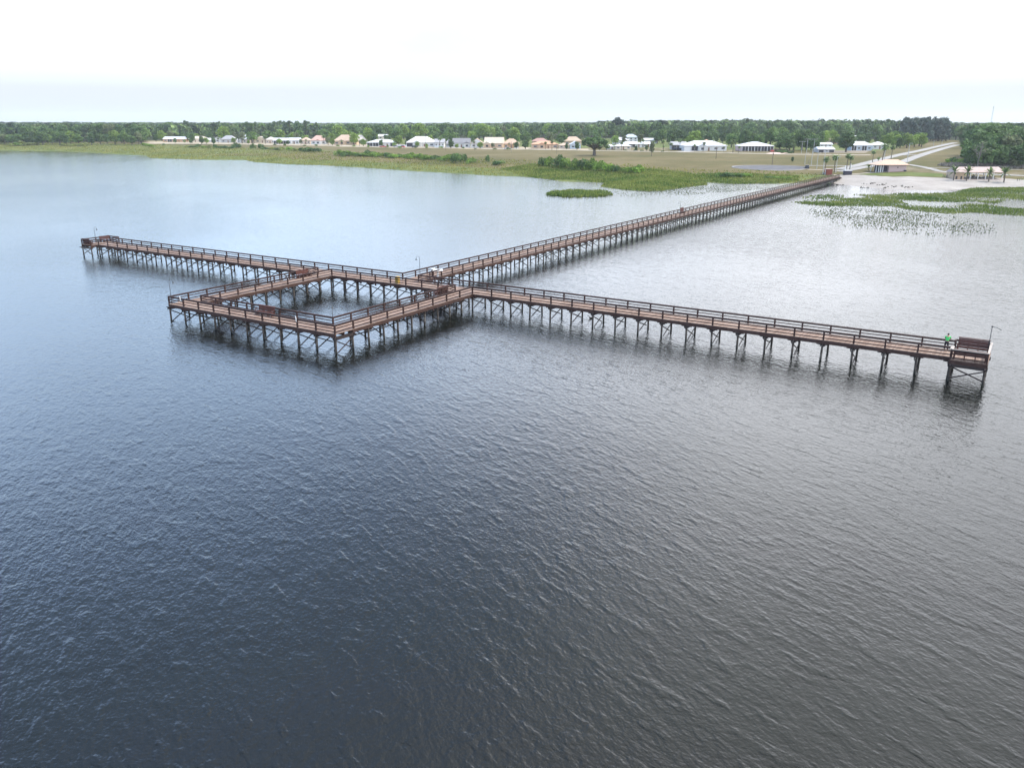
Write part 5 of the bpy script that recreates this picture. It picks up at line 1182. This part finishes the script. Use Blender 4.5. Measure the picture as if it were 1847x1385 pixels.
# radio mast, far off
d = 2900.0; px = 1787.5; u_, w_, dn = ray(px, 222); x = u_ * d / w_
t = empty('radio_mast', (x, d, 7.3), 0, 'thin pale lattice radio mast rising above the far wood', 'radio mast'); hm = 24 - 7.3 + 27 * d / 1460; m = MB()
for k in range(3):
    a = k * 2.094; m.tube([(2.4 * math.cos(a), 2.4 * math.sin(a), -1), (1.5 * math.cos(a), 1.5 * math.sin(a), hm)], .34, 5)
nseg = 14
for i in range(nseg):
    for k in range(3):
        a, b_ = k * 2.094, (k + 1) * 2.094; z0, z1 = hm * i / nseg, hm * (i + 1) / nseg; r0 = 2.4 - .9 * i / nseg; m.tube([(r0 * math.cos(a), r0 * math.sin(a), z0), (r0 * math.cos(b_), r0 * math.sin(b_), z1)], .18, 4)
m.build('lattice', ['pole_grey'], t); MB().tube([(0, 0, hm), (0, 0, hm + 6)], .25, 5).tube([(0, 0, hm - 4), (0, 0, hm - 1)], 1.9, 8).build('antenna', ['pole_grey'], t)

# ------------------------------------------------------------------ air, light, sky, camera
if HAZE > 0:
    m = bpy.data.materials.new('haze_air'); m.use_nodes = True; nt = m.node_tree; nt.nodes.remove(nt.nodes['Principled BSDF'])
    pv = N(nt, 'ShaderNodeVolumePrincipled'); pv.inputs['Color'].default_value = (.86, .93, 1, 1); pv.inputs['Density'].default_value = HAZE; pv.inputs['Anisotropy'].default_value = .2
    nt.links.new(pv.outputs[0], nt.nodes['Material Output'].inputs['Volume']); M['haze'] = m
    tag(MB().box(-6500, 6500, -3200, 7200, -3.0, 100.0).build('haze', ['haze']), 'thin blue summer haze over lake and far wood', kind='stuff')

SUN_EL, SUN_AZ = R(58), R(78)                            # azimuth from +y (view direction) towards +x
sun = bpy.data.lights.new('sun', 'SUN'); sun.energy = 3.7; sun.angle = R(.6); sun.color = (1, .95, .87)
so = bpy.data.objects.new('sun', sun); COL.objects.link(so)
so.rotation_euler = Vector((-math.sin(SUN_AZ) * math.cos(SUN_EL), -math.cos(SUN_AZ) * math.cos(SUN_EL), -math.sin(SUN_EL))).to_track_quat('-Z', 'Y').to_euler()
wd = bpy.data.worlds.new('World'); scene.world = wd; wd.use_nodes = True; nt = wd.node_tree
bg = nt.nodes['Background']; bg.inputs['Strength'].default_value = .15
sky = N(nt, 'ShaderNodeTexSky', sky_type='NISHITA'); sky.sun_disc = False; sky.sun_elevation = SUN_EL; sky.sun_rotation = SUN_AZ; sky.dust_density = 2.0; sky.air_density = 1.0
tc = N(nt, 'ShaderNodeTexCoord'); sx = N(nt, 'ShaderNodeSeparateXYZ'); nt.links.new(tc.outputs['Generated'], sx.inputs[0])
def rng_(inp, a, b, c, d_, smooth_=True):
    r = N(nt, 'ShaderNodeMapRange', interpolation_type='SMOOTHSTEP' if smooth_ else 'LINEAR'); r.inputs[1].default_value = a; r.inputs[2].default_value = b; r.inputs[3].default_value = c; r.inputs[4].default_value = d_; nt.links.new(inp, r.inputs[0]); return r.outputs[0]
def op(o, a, b_):
    x = N(nt, 'ShaderNodeMath', operation=o)
    for i, v_ in enumerate((a, b_)):
        if isinstance(v_, (int, float)): x.inputs[i].default_value = v_
        else: nt.links.new(v_, x.inputs[i])
    return x.outputs[0]
mp = N(nt, 'ShaderNodeMapping'); mp.inputs['Scale'].default_value = (1, 1, 2.6); nt.links.new(tc.outputs['Generated'], mp.inputs[0])
cn = N(nt, 'ShaderNodeTexNoise'); cn.inputs['Scale'].default_value = 2.6; cn.inputs['Detail'].default_value = 5; cn.inputs['Roughness'].default_value = .5; nt.links.new(mp.outputs[0], cn.inputs['Vector'])
# bright thin cloud: pale at the horizon, brightest a little above it, darker and bluer overhead and to the left
lum = ramp(nt, [(0.0, (.246, .256, .268)), (.035, (.258, .268, .280)), (.08, (.44, .455, .465)), (.14, (.78, .785, .79)), (.22, (1.0, 1.0, 1.0)), (.38, (.98, .98, .98)), (.62, (.62, .62, .62)), (1.0, (.42, .42, .42))])
nt.links.new(sx.outputs['Z'], lum.inputs[0])
side = rng_(op('ADD', sx.outputs['X'], op('MULTIPLY', op('SUBTRACT', cn.outputs['Fac'], .5), .9)), -.34, .36, 0, 1)
tint = N(nt, 'ShaderNodeMix', data_type='RGBA'); nt.links.new(side, tint.inputs[0]); tint.inputs['A'].default_value = (.42, .68, 1.04, 1); tint.inputs['B'].default_value = (1.06, 1.08, 1.14, 1)
deep = rng_(sx.outputs['Z'], .16, .44, 0, 1); ta = N(nt, 'ShaderNodeMix', data_type='RGBA'); nt.links.new(deep, ta.inputs[0]); ta.inputs['A'].default_value = (.60, .80, 1.06, 1); ta.inputs['B'].default_value = (.34, .50, .82, 1); nt.links.new(ta.outputs['Result'], tint.inputs['A'])
low = rng_(sx.outputs['Z'], .03, .12, 0, 1)
tint2 = N(nt, 'ShaderNodeMix', data_type='RGBA'); nt.links.new(low, tint2.inputs[0]); tint2.inputs['A'].default_value = (.955, .985, 1.015, 1); nt.links.new(tint.outputs['Result'], tint2.inputs['B'])
patch = rng_(cn.outputs['Fac'], .36, .64, .74, 1.26); pl_ = N(nt, 'ShaderNodeMix', data_type='FLOAT'); nt.links.new(low, pl_.inputs[0]); pl_.inputs['A'].default_value = 1.0; nt.links.new(patch, pl_.inputs['B'])
amp = op('MULTIPLY', pl_.outputs[0], SKYB)
m1 = N(nt, 'ShaderNodeVectorMath', operation='MULTIPLY'); nt.links.new(lum.outputs[0], m1.inputs[0]); nt.links.new(tint2.outputs['Result'], m1.inputs[1])
m2 = N(nt, 'ShaderNodeVectorMath', operation='SCALE'); nt.links.new(m1.outputs[0], m2.inputs[0]); nt.links.new(amp, m2.inputs['Scale'])
mx = N(nt, 'ShaderNodeMix', data_type='RGBA'); mx.inputs[0].default_value = .9; nt.links.new(sky.outputs[0], mx.inputs['A']); nt.links.new(m2.outputs[0], mx.inputs['B'])
nt.links.new(mx.outputs['Result'], bg.inputs['Color'])

cam = bpy.data.cameras.new('camera'); co = bpy.data.objects.new('camera', cam); COL.objects.link(co); scene.camera = co
co.location = (0, 0, H); co.rotation_euler = (math.pi / 2 - PITCH, 0, 0); cam.sensor_width = 36; cam.lens = 36 * F / 1847; cam.clip_start = .5; cam.clip_end = 150000
vs = scene.view_settings; scene.display_settings.display_device = 'sRGB'; vs.view_transform = 'Standard'; vs.look = 'None'; vs.exposure = .4; vs.gamma = 1; vs.use_curve_mapping = False
cy = scene.cycles
cy.use_denoising = True
try: cy.denoiser = 'OPENIMAGEDENOISE'; cy.denoising_input_passes = 'RGB_ALBEDO_NORMAL'
except Exception: pass
cy.max_bounces = 6; cy.diffuse_bounces = 3; cy.glossy_bounces = 3; cy.transmission_bounces = 3; cy.volume_bounces = 1; cy.transparent_max_bounces = 8
cy.caustics_reflective = False; cy.caustics_refractive = False; cy.sample_clamp_indirect = 6
